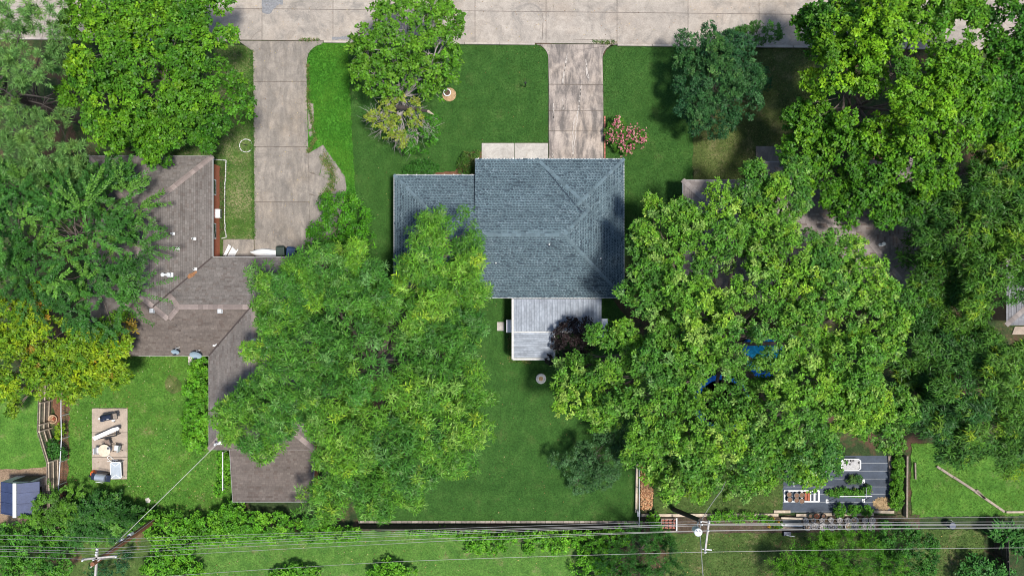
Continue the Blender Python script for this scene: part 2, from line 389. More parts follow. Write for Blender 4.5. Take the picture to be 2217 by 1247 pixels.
#@@PART2@@
# ------------------------------------------------------------------ road, driveways, paving
M['road'] = concrete_mat('road_concrete', (.335, .294, .25), (.265, .236, .205), (.145, .138, .128), (.335, .27, .21), .7)
M['drive'] = concrete_mat('drive_concrete', (.282, .247, .21), (.21, .187, .162), (.118, .108, .098), (.285, .228, .168), .7, .5)
M['drive_stained'] = concrete_mat('drive_stained', (.36, .305, .26), (.26, .22, .195), (.10, .09, .084), (.38, .30, .225), .65, .8)
M['walk'] = concrete_mat('walk_concrete', (.42, .39, .35), (.36, .33, .295), (.28, .26, .23), (.41, .37, .315), .3)
M['patio'] = concrete_mat('patio_concrete', (.37, .30, .24), (.30, .245, .20), (.2, .17, .145), (.39, .31, .235), .4)
M['asphalt'] = mk('asphalt_patch', (.20, .20, .205), .9, 0, .3, 9, bump=.5)
M['joint'] = mk('joint_dirt', (.15, .125, .105), .95, 0, .4, 4)
M['curb'] = concrete_mat('curb_concrete', (.39, .345, .30), (.33, .29, .26), (.24, .215, .19), (.39, .33, .26), .3)
def ry(x): return 88 + (x - 540) * .0108           # lower edge of the road in the photo
def jy(x): return 20.5 + (x - 560) * .0105         # the long joint
road = MB(); road.sheet(px_poly([(-2000, -400), (4000, -400), (4000, ry(4000)), (-2000, ry(-2000))]), .084)
road = tag(road.build('road', M['joint']), 'wide pale concrete street of slabs', None, None, 'structure')
XJ = [568 + 153.5 * i for i in range(-9, 17)]
rr = random.Random(5)
def slab(poly, z0, z1, name, mat, parent): 
    m = MB(); m.prism(px_poly(poly), z0, z1); return m.build(name, M[mat], parent, bevel=.012)
for a, b in zip(XJ[:-1], XJ[1:]):
    g = 1.0
    slab([(a + g * .6, ry(a) - .5), (b - g * .6, ry(b) - .5), (b - g * .6, jy(b) + g * .5), (a + g * .6, jy(a) + g * .5)], .02, .094, 'concrete_slab', 'road', road)
    slab([(a + g * .6, jy(a) - g * .5), (b - g * .6, jy(b) - g * .5), (b - g * .6, jy(b) - 95), (a + g * .6, jy(a) - 95)], .02, .094, 'concrete_slab', 'road', road)
    slab([(a + g * .6, jy(a) - 96), (b - g * .6, jy(b) - 96), (b - g * .6, jy(b) - 180), (a + g * .6, jy(a) - 180)], .02, .094, 'concrete_slab', 'road', road)
m = MB(); m.sheet(px_poly(wob([(567, -8), (612, -8), (613, 12), (600, 14), (592, 22), (588, 30), (578, 32), (569, 29)], 1.2, 5, 4)), .098)
m.build('asphalt_patch', M['asphalt'], road)
m = MB(); m.sheet(px_poly(wob([(719, 82), (758, 80), (766, 87), (719, 88)], .8, 5, 4)), .098)
m.build('asphalt_patch', M['asphalt'], road)
for pts in ([(545, 86), (552, 76), (560, 70), (567, 67)], [(1175, 30), (1176, 60), (1174, 88)], [(1240, 88), (1290, 87), (1330, 88)], [(640, 88), (662, 88), (690, 87)]):
    m = MB(); q = wob(pts + pts[::-1][1:-1], .5, 6, 2); p3 = [(*P(a, b)[:2], .097) for a, b in wob(pts, .6, 5, 8)[:-3]]
    m.tube(p3, .011, 4); m.build('crack', M['joint'], road)
# kerbs as short stones of concrete
kerb = thing('kerb', 'pale concrete kerb between the street and the lawns', 'kerb'); tag(kerb, kind='structure')
def kerb_run(x0, x1):
    x = x0
    while x < x1:
        e = min(x + 76, x1)
        m = MB(); m.prism(px_poly([(x + .3, ry(x) + .2), (e - .3, ry(e) + .2), (e - .3, ry(e) + 4.6), (x + .3, ry(x) + 4.6)]), 0, .2)
        m.build('kerb_stone', M['curb'], kerb, bevel=.02); x = e
kerb_run(-800, 520); kerb_run(702, 1158); kerb_run(1336, 2900)
# driveways
def drive(name, label, panels, mat, z=.085, extra=None):
    d = MB()
    for i, q in enumerate(panels):
        cx = sum(p[0] for p in q) / len(q); cy = sum(p[1] for p in q) / len(q)
        d.sheet(px_poly([(cx + (p[0] - cx) * .98 + (.0 if abs(p[0] - cx) > 30 else 0), p[1] + (1.2 if p[1] > cy else -1.2)) for p in q]), .03 + .0015 * i)
    d = tag(d.build(name, M['joint']), label, None, None, 'structure')
    for q in panels: slab(wob(q, 1.3, 6, 9) if name == 'broken_paving' else q, .0, z, 'concrete_slab', mat, d)
    return d
def arc(cx, cy, r, a0, a1, n=8): return [(cx + r * math.cos(math.radians(a0 + (a1 - a0) * i / n)), cy + r * math.sin(math.radians(a0 + (a1 - a0) * i / n))) for i in range(n + 1)]
g = .6
drive('left_driveway', 'long pale concrete driveway beside the red brick wall',
      [[(520, 92), (548, 112), (548.5, 177)] + [(664.5, 177), (665, 133)] + arc(701, 133, 36, 180, 265)[1:] + [(702, 91), (520, 90)],
       [(548.5, 178.2), (664.5, 178.2), (667.5, 318), (550, 318)], [(550, 319), (667.5, 319), (670, 437), (551, 437)],
       [(551, 438), (670, 438), (673, 570), (552, 570)]], 'drive')
m = MB(); m.tube([(*P(669, 330)[:2], .09), (*P(672, 440)[:2], .09), (*P(674, 560)[:2], .09)], .05, 4)
drv = drive('broken_paving', 'broken grey concrete apron with weeds beside left driveway',
      [[(668, 333), (700, 315), (712, 333), (699, 352), (691, 380), (668, 372)], [(713, 334), (733, 362), (716, 376), (692, 380), (700, 353)],
       [(734, 363), (748, 386), (750, 411), (722, 408), (716, 376)], [(668, 373), (690, 381), (715, 377), (721, 409), (706, 428), (669, 420)],
       [(669, 421), (706, 429), (722, 410), (749, 412), (742, 450), (715, 520), (672, 560)], [(668, 224), (679, 226), (680, 262), (674, 280), (668, 280)], [(668, 287), (681, 282), (683, 290), (671, 296)]], 'drive', .05)
rd = drive('right_driveway', 'stained concrete driveway with pale crack in front of house',
      [[(1160, 97), (1163, 98)] + arc(1155, 128, 32, -75, 0)[1:] + [(1188, 183), (1305.5, 184), (1304, 128)] + arc(1336, 128, 32, 180, 258)[1:] + [(1336, 98)],
       [(1188, 184.4), (1305.5, 185.2), (1306, 240), (1188, 240)], [(1188, 241), (1306, 241), (1306, 284.5), (1188, 284)],
       [(1188, 285.2), (1306, 285.6), (1306, 375), (1188, 375)]], 'drive_stained')
M['sealant'] = mk('pale_sealant', (.43, .385, .34), .8, 0, .25, 8)
for pts, w in (([(1228, 118), (1224, 140), (1219, 166), (1218, 184)], .05), ([(1258, 186), (1255, 215), (1252, 240), (1243, 262), (1240, 290), (1240, 340)], .055), ([(1222, 240), (1252, 241), (1270, 239)], .035), ([(1198, 225), (1199, 240), (1198, 262)], .06),
               ([(1195, 330), (1198, 335), (1196, 341)], .05), ([(1268, 130), (1270, 160), (1275, 178)], .06), ([(1218, 215), (1220, 240)], .045)):
    m = MB(); r9 = random.Random(int(w * 1000))
    pp = wob(pts + [pts[-1]], 1.1, 3.5, int(pts[0][0]))
    a = [P(x - w / S / 2 * r9.uniform(.5, 1.3), y) for x, y in pp]; b = [P(x + w / S / 2 * r9.uniform(.5, 1.3), y) for x, y in pp]
    n = len(pp) - 1
    m.add([(p[0], p[1], .0895) for p in a[:n]] + [(p[0], p[1], .0895) for p in b[:n]], [(i, i + n, i + n + 1, i + 1) for i in range(n - 1)])
    m.build('crack_seal', M['sealant'], rd)
drive('walkway', 'pale concrete front walk along the porch', [[(1043, 311), (1113, 311), (1113, 352), (1043, 352)], [(1114, 311), (1186.5, 311), (1186.5, 352), (1114, 352)]], 'walk', .09)
drive('side_path', 'small concrete path by the red brick wall', [[(484, 519), (550, 519), (551, 575), (482, 575)]], 'drive', .08)
drive('patio_slab', 'small tan concrete patio on the left back lawn', [[(200, 884), (277, 884), (277, 935), (200, 935)], [(200, 936), (277, 936), (277, 988), (200, 988)], [(200, 989), (277, 989), (276, 1036), (201, 1036)]], 'patio', .09)
drive('porch_slab', 'dark grey concrete porch of the right house', [[(1636, 318), (1692, 318), (1692, 420), (1636, 352)]], 'drive', .12)
# brick strip along the right driveway
bs = thing('brick_edging', 'red brick edging along the right side of the stained driveway', 'edging', P(1308, 300)); y = 252
M['brick_red'] = mk('red_brick', (.34, .12, .09), .9, 0, .25, 10, rnd=.2, bump=.4)
while y < 345:
    m = MB(); m.box((*P(1309, y + 3)[:2], .045), (.11, .19, .1)); m.build('brick', M['brick_red'], bs, bevel=.008); y += 6.4
m = MB(); m.prism([(p[0], p[1]) for p in px_poly([(1076, 697), (1092, 697), (1092, 716), (1076, 716)])], 0, .07)
st = m.build('stepping_stone', M['walk'], bevel=.02); tag(st, 'square pale stepping stone beside the metal patio cover', 'paving stone')
m = MB(); m.prism(px_poly(wob([(314, 1078), (322, 1076), (327, 1082), (324, 1088), (317, 1088)], .5, 4)), 0, .06)
tag(m.build('flat_stone', M['stone'], bevel=.02), 'flat pale round stone in the left back lawn', 'stone')
m = MB(); m.prism(px_poly(wob([(407, 771), (418, 771), (418, 790), (408, 790)], .3, 4)), 0, .05)
tag(m.build('doorstep_stone', M['stone'], bevel=.02), 'small pale slab under the larger satellite dish', 'paving stone')

# ------------------------------------------------------------------ roofs
M['shingle'] = mk('shingle', (1, 1, 1), .9, 0, .14, 1.2, bump=.5, attr=True, spec=.2)
def mkcap(n, c): return mk(n, c, .9, 0, .12, 5, rnd=.22, bump=.4, spec=.2)
M['cap_blue'] = mkcap('cap_blue', (.108, .15, .17)); M['cap_brown'] = mkcap('cap_brown', (.235, .19, .172)); M['cap_pink'] = mkcap('cap_pink', (.24, .208, .192))
M['deck_blue'] = mk('deck_blue', (.022, .036, .052), .9, 0, .2, 3); M['deck_brown'] = mk('deck_brown', (.06, .046, .042), .9, 0, .2, 3)
M['fascia'] = mk('fascia', (.42, .42, .41), .6, 0, .1, 3, bump=.05)
M['brick_wall'] = brick_mat('brick_wall', (.46, .115, .05), (.38, .09, .04), (.42, .2, .13))
M['brick_tan'] = brick_mat('brick_tan', (.36, .22, .16), (.30, .18, .13), (.45, .38, .32))
LAM = dict(light=(.098, .139, .157), pale=(.138, .184, .204), dark=(.05, .073, .088), lam=True)
BRN = dict(worn=(.88, .82, .78), light=(.148, .131, .119), pale=(.166, .149, .136), dark=(.13, .11, .098), lam=False)  # 'worn' is shade painted into the colour of south-facing slopes
PNK = dict(light=(.20, .172, .158), pale=(.25, .22, .203), dark=(.155, .122, .108), lam=False)
def interval(poly, v):
    xs = []
    for i in range(len(poly)):
        (u0, v0), (u1, v1) = poly[i], poly[(i + 1) % len(poly)]
        if (v0 - v) * (v1 - v) <= 0 and v0 != v1: xs.append(u0 + (u1 - u0) * (v - v0) / (v1 - v0))
    return (min(xs), max(xs)) if len(xs) >= 2 else None
def shingle_slope(m, pts, expo, tw, st, rng, cull=None):
    p = [Vector(q) for q in pts]; u = (p[1] - p[0]).normalized(); n = (p[1] - p[0]).cross(p[2] - p[0]).normalized()
    if n.z < 0: n = -n
    v = n.cross(u)
    if v.z < 0: v = -v
    P2 = [((q - p[0]).dot(u), (q - p[0]).dot(v)) for q in p]; vm = max(q[1] for q in P2)
    def W3(a, b, h): return p[0] + u * a + v * b + n * h
    i = 0
    while i * expo < vm - .02:
        v0 = i * expo; v1 = min(v0 + expo, vm - 1e-3); A = interval(P2, v0 + 1e-4); B = interval(P2, v1 - 1e-4)
        if not A or not B: i += 1; continue
        x = min(A[0], B[0]) - rng.random() * tw
        band = rng.uniform(.93, 1.07)
        while x < max(A[1], B[1]):
            w = tw * rng.uniform(.8, 1.25) if not st['lam'] else tw * rng.choice((.75, 1, 1, 1.3))
            def quad(x0, x1, a, b, h0, h1, c):
                fa, fb = a / expo if expo else 0, b
                la = [A[0] + (B[0] - A[0]) * t for t in ((a - v0) / (v1 - v0 + 1e-9), (b - v0) / (v1 - v0 + 1e-9))]
                ra = [A[1] + (B[1] - A[1]) * t for t in ((a - v0) / (v1 - v0 + 1e-9), (b - v0) / (v1 - v0 + 1e-9))]
                q = [max(min(x0, ra[0]), la[0]), max(min(x1, ra[0]), la[0]), max(min(x1, ra[1]), la[1]), max(min(x0, ra[1]), la[1])]
                if q[1] - q[0] < .004 and q[2] - q[3] < .004: return
                m.col = c
                m.add([W3(q[0], a, h0), W3(q[1], a, h0), W3(q[2], b, h1), W3(q[3], b, h1)], [(0, 1, 2, 3)])
                m.col = tuple(.35 * w_ for w_ in c)  # butt face darkened: shadow line of each course painted into its colour
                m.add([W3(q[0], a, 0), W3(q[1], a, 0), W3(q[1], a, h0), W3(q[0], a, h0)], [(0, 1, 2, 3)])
            mid = W3(x + w / 2, (v0 + v1) / 2, 0); tint = st.get('worn', (1, 1, 1)) if v.y > .3 else (1, 1, 1)  # slopes facing south take the painted shade tint
            if cull is None or not cull(mid):
                t = rng.random(); k = band * rng.uniform(.9, 1.1)
                c = st['pale'] if t < .10 else (st['dark'] if t > .88 else st['light'])
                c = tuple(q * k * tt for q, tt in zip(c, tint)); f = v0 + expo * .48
                if st['lam']:
                    if t > .88 and rng.random() < .5: quad(x, x + w, v0, v1, .010, .004, c)
                    else:
                        quad(x, x + w, f, v1, .018, .008, c)
                        quad(x + w * .63, x + w, v0, f, .020, .018, c)
                else: quad(x + .004, x + w - .004, v0 + .012, v1, .03, .004, c)
            x += w
        i += 1
def cap_line(a, b, mat, roof, slope, lift=.02, size=.32, wid=.15):
    a, b = Vector(a), Vector(b); d = (b - a); L = d.length; d.normalize()
    up = Vector((0, 0, 1)); sidev = d.cross(up).normalized(); nz = sidev.cross(d).normalized()
    n = max(1, round(L / size)); e = L / n
    drop = wid * slope * (.62 if abs(d.z) > .05 else .95)
    m = MB(); h0, h1 = .030, .012
    m.add([(0, -wid, -drop + h0), (0, 0, h0), (0, wid, -drop + h0), (e * 1.06, -wid, -drop + h1), (e * 1.06, 0, h1), (e * 1.06, wid, -drop + h1),
           (0, -wid, -drop - .02), (0, wid, -drop - .02), (0, 0, -.02)], [(0, 3, 4, 1), (1, 4, 5, 2), (6, 0, 1, 8), (8, 1, 2, 7)])
    me = m.mesh('ridge_cap'); me.materials.append(M[mat])
    org = ORG[roof.name]
    rot = Matrix((d, sidev * -1 if False else -sidev, nz)).transposed().to_4x4()
    for i in range(n):
        o = bpy.data.objects.new('ridge_cap', me); link(o, roof, org)
        o.matrix_basis = Matrix.Translation(a + d * (e * i) + nz * lift - org) @ rot
def hip_planes(x0, x1, y0, y1, z, s):     # world rect -> slopes (eave first), hips, ridge
    w, l = x1 - x0, y1 - y0; h = min(w, l) / 2; zt = z + h * s
    c = [Vector((x0, y0, z)), Vector((x1, y0, z)), Vector((x1, y1, z)), Vector((x0, y1, z))]
    if w <= l: r0, r1 = Vector(((x0 + x1) / 2, y0 + h, zt)), Vector(((x0 + x1) / 2, y1 - h, zt))
    else: r0, r1 = Vector((x0 + h, (y0 + y1) / 2, zt)), Vector((x1 - h, (y0 + y1) / 2, zt))
    if w <= l:
        sl = [(c[0], c[1], r0), (c[1], c[2], r1, r0), (c[2], c[3], r1), (c[3], c[0], r0, r1)]
        hp = [(c[0], r0), (c[1], r0), (c[2], r1), (c[3], r1), (r0, r1)]
    else:
        sl = [(c[0], c[1], r1, r0), (c[1], c[2], r1), (c[2], c[3], r0, r1), (c[3], c[0], r0)]
        hp = [(c[0], r0), (c[1], r1), (c[2], r1), (c[3], r0), (r0, r1)]
    return sl, hp
def hip_z(q, c):                           # height of a hip roof at a point (or None outside)
    x0, x1, y0, y1, z, s = c
    d = min(q.x - x0, x1 - q.x, q.y - y0, y1 - q.y)
    return None if d < 0 else z + d * s
def clip_vis(a, b, comps, me, n=80, tol=-.02):
    ok = [all(hip_z(a.lerp(b, i / n), c) is None or hip_z(a.lerp(b, i / n), c) <= a.lerp(b, i / n).z + tol for c in comps if c is not me) for i in range(n + 1)]
    out = []; i = 0
    while i <= n:
        if ok[i]:
            j = i
            while j < n and ok[j + 1]: j += 1
            if j - i >= 3: out.append((a.lerp(b, i / n), a.lerp(b, j / n)))
            i = j + 1
        else: i += 1
    return out
def px_rect(x0, x1, y0, y1, z, s):         # photo-pixel eave rectangle -> component
    a = P(x0, y1, z); b = P(x1, y0, z)
    return (a[0], b[0], a[1], b[1], z, s)
def build_roof(house, comps, st, expo, tw, cap, deck, seed, extra=None, drop_edge=True):
    rng = random.Random(seed); ro = MB()
    for k, c in enumerate(comps):
        for s in hip_planes(*c)[0]:
            q = [p - Vector((0, 0, .012 + .002 * k)) for p in s]; ro.add(q, [tuple(range(len(q)))])
        x0, x1, y0, y1, z, s = c
        ro.add([(x0, y0, z - .04 - .003 * k), (x1, y0, z - .04 - .003 * k), (x1, y1, z - .04 - .003 * k), (x0, y1, z - .04 - .003 * k)], [(3, 2, 1, 0)])
    if extra: ro.add([p - Vector((0, 0, .012)) for p in extra], [tuple(range(len(extra)))])
    roof = ro.build('roof', M[deck], house)
    m = MB(); m.col = st['light']
    for k, c in enumerate(comps):
        def cull(q, c=c, k=k):
            for j, o in enumerate(comps):
                if o is c: continue
                h = hip_z(q, o)
                if h is not None and (h > q.z + .035 or (abs(h - q.z) <= .035 and j < k and abs(h - q.z) < .004)): return True
            return extra_cull(q) if (extra and k == 0) else False
        if extra:
            def extra_cull(q):
                e = extra; nrm = (e[1] - e[0]).cross(e[2] - e[0]); zz = e[0].z - (nrm.x * (q.x - e[0].x) + nrm.y * (q.y - e[0].y)) / nrm.z
                ins = inpoly(np.array([q.x]), np.array([q.y]), [(p.x, p.y) for p in e])[0]
                return bool(ins and zz > q.z + .03)
        for s in hip_planes(*c)[0]: shingle_slope(m, s, expo, tw, st, rng, cull)
    if extra:
        shingle_slope(m, extra, expo, tw, st, rng, lambda q: any((hip_z(q, o) or -9) > q.z + .03 for o in comps[1:]))
    sh = m.build('shingles', M['shingle'], roof); tag(sh, kind='stuff')
    for c in comps:
        for a, b in hip_planes(*c)[1]:
            if (b - a).length < .1: continue
            for p, q in clip_vis(a, b, comps, c): cap_line(p, q, cap, roof, c[5], wid=.11 if st['lam'] else .17)
    return roof
def walls(house, comps, mat, over=.47, z0=0):
    m = MB()
    for k, (x0, x1, y0, y1, z, s) in enumerate(comps):
        m.box(((x0 + x1) / 2, (y0 + y1) / 2, (z0 + z - .06 - .004 * k) / 2), (x1 - x0 - 2 * over - .004 * k, y1 - y0 - 2 * over - .004 * k, z - .06 - .004 * k - z0))
    return m.build('wall', M[mat], house)
def fascia(roof, segs, mat='fascia', w=.05, h=.16, z=2.6):
    for a, b in segs:
        m = MB(); m.bar((a[0], a[1], z - .075), (b[0], b[1], z - .075), w, h); m.build('gutter', M[mat], roof)
ZE = 2.6
# ---- main house
hx = thing('shingled_house', 'house with grey-blue shingled hip roof in the middle', 'house', P(1150, 500))
SL = .40
cM = px_rect(853, 1351, 379, 645, ZE, SL); cG = px_rect(1162, 1351.4, 344, 533, ZE + .004, SL)
yE = P(0, 343.5, ZE)[1]; yR = (cM[2] + cM[3]) / 2; zR = ZE + (cM[3] - cM[2]) / 2 * SL
xL = P(1029, 0, ZE)[0]; xW = cG[0]; s2 = (zR - ZE) / (yE - yR)
gxr = (cG[0] + cG[1]) / 2; zG = cG[4] + (cG[1] - cG[0]) / 2 * SL
rx = cM[1] - (cM[3] - cM[2]) / 2
EXT = [Vector((xL, yE, ZE)), Vector((xW, yE, ZE)), Vector((gxr, yE - (zG - ZE) / s2, zG)), Vector((rx, yR, zR)), Vector((xL, yR, zR))]
EXT = [EXT[1], EXT[0], EXT[4], EXT[3], EXT[2]]
roof = build_roof(hx, [cM, cG], LAM, .122, .20, 'cap_blue', 'deck_blue', 3, EXT)
m = MB()
e = [Vector((xL, yE, ZE - .02)), Vector((xL, yR, zR - .03)), Vector((xL, cM[3], ZE - .02))]      # rake wall where the porch roof steps up
m.add([e[0], e[1], e[2]], [(0, 1, 2)]); m.add([v + Vector((.03, 0, 0)) for v in e], [(0, 2, 1)]); m.build('rake_board', M['deck_blue'], roof)
for a, b in (((853, 379), (1029, 379)), ((1029, 344), (1351, 344)), ((1351, 344), (1351, 645)), ((853, 645), (1351, 645)), ((853, 379), (853, 645)), ((1029, 344), (1029, 379))):
    fascia(roof, [(P(*a, ZE), P(*b, ZE))])
for i in range(9):
    m = MB(); p = P(862 + i * 20, 378.6, ZE); m.box((p[0], p[1], ZE + .012), (.035, .09, .02)); m.build('gutter_hanger', M['white'], roof)
for i in range(8):
    m = MB(); p = P(1036 + i * 19, 343.6, ZE); m.box((p[0], p[1], ZE + .012), (.035, .09, .02)); m.build('gutter_hanger', M['white'], roof)
for px_, py_ in ((1188, 531), (1074, 570), (1062, 352), (1300, 560)):
    qv = Vector(P(px_, py_, 3.2)); zz = max(hip_z(qv, c) or 0 for c in (cM, cG)); v = MB(); v.lathe([(.13, 0), (.06, .06)], (qv.x, qv.y, zz - .01), 12); vb = v.build('vent_pipe', M['deck_blue'], roof)
    m = MB(); m.lathe([(.05, 0), (.05, .24), (.035, .24)], (qv.x, qv.y, zz), 10); m.build('pipe', M['pale_grey'], vb)
walls(hx, [cM, cG], 'brick_tan')
yw = cG[3] - .47
d = MB(); d.box(((cG[0] + cG[1]) / 2, yw + .02, 1.1), (4.2, .05, 2.15)); gd = d.build('garage_door', M['white'], hx)
for i in range(4):
    m = MB(); m.box(((cG[0] + cG[1]) / 2, yw + .055, .32 + .53 * i), (4.1, .02, .46)); m.build('door_panel', M['white'], gd)
yw = cM[3] - .47
d = MB(); d.box((P(1120, 0)[0], yw + .03, 1.05), (.95, .06, 2.1)); fd = d.build('front_door', M['wood_dark'], hx)
m = MB(); m.lathe([(.03, 0), (.03, .05)], (P(1120, 0)[0] + .36, yw + .07, 1.0), 8); m.build('handle', M['grey_metal'], fd)
for x in (885, 955, 1000):
    m = MB(); m.box((P(x, 0)[0], yw + .02, 1.45), (1.3, .05, 1.2)); wd = m.build('window', M['white'], hx)
    for s in (-.3, .3):
        m = MB(); m.box((P(x, 0)[0] + s, yw + .05, 1.45), (.52, .02, 1.05)); m.build('pane', M['glass'], wd)
m = MB(); m.bar(Vector((xW, yE, ZE + .02)), Vector((gxr, yE - (zG - ZE) / s2, zG + .02)), .1, .012); m.build('valley_flashing', M['deck_blue'], roof)
# ---- metal patio cover behind the house
pc = thing('patio_cover', 'white ribbed metal patio cover behind the house', 'patio cover', P(1200, 700))
zp = 2.42
def pan_field(x0, x1, y0, y1, n, along_y, slope, name='roof_panel'):
    a = P(x0, y0, zp); b = P(x1, y1, zp)
    for i in range(n):
        m = MB()
        if along_y:
            w = (b[0] - a[0]) / n; xa = a[0] + w * i; L = (a[1] - b[1])
            prof = [(0, .0), (w * .08, .03), (w * .24, .03), (w * .3, .0), (w * .62, .0), (w * .66, .012), (w * .70, .0), (w * .985, .0)]
            vs = [(xa + u, a[1], zp + .10 + h) for u, h in prof] + [(xa + u, b[1], zp + .10 - slope * L + h) for u, h in prof]
        else:
            w = (a[1] - b[1]) / n; ya = a[1] - w * i
            prof = [(0, .0), (w * .08, .03), (w * .24, .03), (w * .3, .0), (w * .62, .0), (w * .66, .012), (w * .70, .0), (w * .985, .0)]
            vs = [(a[0], ya - u, zp + .06 + h - slope * w * i) for u, h in prof] + [(b[0], ya - u, zp + .06 + h - slope * w * i) for u, h in prof]
        k = len(prof); m.add(vs, [(j, j + k, j + k + 1, j + 1) for j in range(k - 1)])
        m.build(name, M['pan'], pc)
M['pan'] = mk('pan_metal', (.285, .31, .345), .75, 0, .3, .9, rnd=.08, bump=.08, spec=.15)
pan_field(1112, 1302, 647, 718, 34, True, .03)
pan_field(1112, 1198, 720, 774, 11, False, .02)
def beam(a, b, z, w, h, nm='beam', mt='off_white'):
    m = MB(); m.bar((*P(*a, z)[:2], z), (*P(*b, z)[:2], z), w, h); m.build(nm, M[mt], pc)
def _b(): pass
beam((1110, 647), (1110, 777), zp + .02, .14, .18); beam((1110, 777), (1200, 777), zp - .01, .14, .18); beam((1200, 777), (1200, 720), zp, .12, .18)
beam((1112, 719), (1302, 719), zp, .10, .14)
for a in ((1112, 774), (1198, 774), (1112, 716), (1302, 716)):
    m = MB(); p = P(*a, 1.2); m.box((p[0], p[1], 1.17), (.1, .1, 2.34)); m.build('post', M['white'], pc)
m = MB(); m.prism([P(*q, zp)[:2] for q in ((1303, 690), (1316, 690), (1316, 733), (1285, 733), (1285, 723), (1303, 722))], zp - .22, zp - .12); m.build('side_awning', M['white_metal'], pc)
ac = thing('utility_box', 'narrow white metal box against left side of patio cover', 'utility box', P(1101, 706))
m = MB(); p = P(1102, 706, .9); m.box((p[0] , p[1], .5), (.34, .86, 1.0)); m.build('cabinet', M['white_metal'], ac, bevel=.02)
m = MB(); m.box((p[0], p[1], 1.01), (.38, .9, .04)); m.build('lid', M['white_metal'], ac, bevel=.01)
# ---- left house
hl = thing('brick_house', 'left brick house with weathered brown L-shaped shingle roof', 'house', P(430, 650))
cA = px_rect(190, 460.5, 338, 770, ZE, .5); cB = px_rect(300, 680, 556.5, 770.4, ZE + .003, .5); cC = px_rect(452, 680.5, 560, 973, ZE + .006, .5)
cA = (*cA[:2], cB[2], *cA[3:])
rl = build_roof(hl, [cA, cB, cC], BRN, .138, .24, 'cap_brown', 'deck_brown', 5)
for a, b in (((460.5, 338), (460.5, 556)), ((190, 338), (460, 338)), ((461, 556), (680, 556)), ((452, 770), (452, 973)), ((452, 973), (680, 973)), ((300, 770.4), (452, 770.4)), ((680.5, 556), (680.5, 973))):
    fascia(rl, [(P(*a, ZE), P(*b, ZE))], w=.04, h=.14)
walls(hl, [cA, cB, cC], 'brick_wall', .36)
def valley(roof, a, b, mat='deck_brown', w=.1):
    m = MB(); m.bar(Vector(a) + Vector((0, 0, .055)), Vector(b) + Vector((0, 0, .055)), w, .012); m.build('valley_flashing', M[mat], roof)
hb = (cB[3] - cB[2]) / 2
valley(rl, (cA[1], cB[3], ZE), (cA[1] - hb, cB[3] - hb, ZE + .5 * hb)); valley(rl, (cC[0], cB[2], ZE), (cC[0] + hb, cB[2] + hb, ZE + .5 * hb))
# lower rear lean-to roof
m = MB(); m.col = BRN['light']; rg = random.Random(4)
q = [Vector(P(497, 973, 2.5)), Vector(P(681, 973, 2.5)), Vector(P(677, 1086, 2.05)), Vector(P(504, 1086, 2.05))]
sl_ = [q[3], q[2], q[1], q[0]]
d = MB(); d.add([p - Vector((0, 0, .012)) for p in sl_], [(0, 1, 2, 3)]); d.add([p - Vector((0, 0, .1)) for p in sl_], [(3, 2, 1, 0)])
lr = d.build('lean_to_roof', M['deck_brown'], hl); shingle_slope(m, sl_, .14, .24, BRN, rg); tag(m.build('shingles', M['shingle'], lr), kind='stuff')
for a, b in ((sl_[0], sl_[1]), (sl_[0], sl_[3]), (sl_[1], sl_[2])):
    m = MB(); m.bar(a - Vector((0, 0, .06)), b - Vector((0, 0, .06)), .04, .12); m.build('trim', M['fascia'], lr)
m = MB(); a = P(510, 973); b = P(674, 1072); m.box(((q[0].x + q[1].x) / 2, (q[0].y + q[2].y) / 2 + .2, 1.0), (q[1].x - q[0].x - .6, q[0].y - q[2].y - .4, 1.95)); m.build('lean_to_wall', M['brick_wall'], hl)
# window unit, vents and pipes of the left house
wx = cA[1] - .36
m = MB(); m.box((wx + .16, P(0, 463, .9)[1], .95), (.36, .62, .42)); au = m.build('window_cooler', M['white'], hl, bevel=.02)
m = MB(); m.box((wx + .345, P(0, 463, .9)[1], .95), (.012, .5, .3)); m.build('grille', M['grey_metal'], au)
for y_, z_ in ((405, 1.5), (500, 1.5)):
    m = MB(); m.box((wx + .015, P(0, y_, z_)[1], z_), (.05, 1.1, 1.1)); w_ = m.build('window', M['white'], hl)
    m = MB(); m.box((wx + .045, P(0, y_, z_)[1], z_), (.02, .95, .95)); m.build('pane', M['glass'], w_)
def roof_z(px, py, comps):
    z = 3.2
    for _ in range(4):
        q = Vector(P(px, py, z)); hs = [hip_z(q, c) for c in comps]; hs = [h for h in hs if h is not None]; z = max(hs) if hs else z
    return Vector(P(px, py, z))
LC = [cA, cB, cC]
for px, py, r_, h_ in ((374, 506, .06, .3), (420, 517, .075, .28), (384, 538, .06, .25), (422, 583, .06, .25)):
    p = roof_z(px, py, LC); v = MB(); v.box((p.x + .06, p.y, p.z + .03), (.2, .18, .04)); vb = v.build('vent_pipe', M['white'], rl)
    m = MB(); m.lathe([(r_, 0), (r_, h_), (r_ * .75, h_), (r_ * .75, h_ - .05)], (p.x, p.y, p.z), 12); m.build('pipe', M['white'], vb)
    m = MB(); m.lathe([(r_ * .74, 0), (r_ * .74, .01)], (p.x, p.y, p.z + h_ - .04), 12); m.build('pipe_hole', M['black'], vb)
p = roof_z(366, 595, LC); v = MB(); v.box((p.x + .1, p.y, p.z + .03), (.4, .3, .05)); vb = v.build('flue_vent', M['white'], rl)
m = MB(); m.lathe([(.09, 0), (.09, .3), (.15, .32), (.15, .4), (.05, .46)], (p.x + .1, p.y, p.z), 14); m.build('flue_cap', M['pale_grey'], vb, smooth=True)
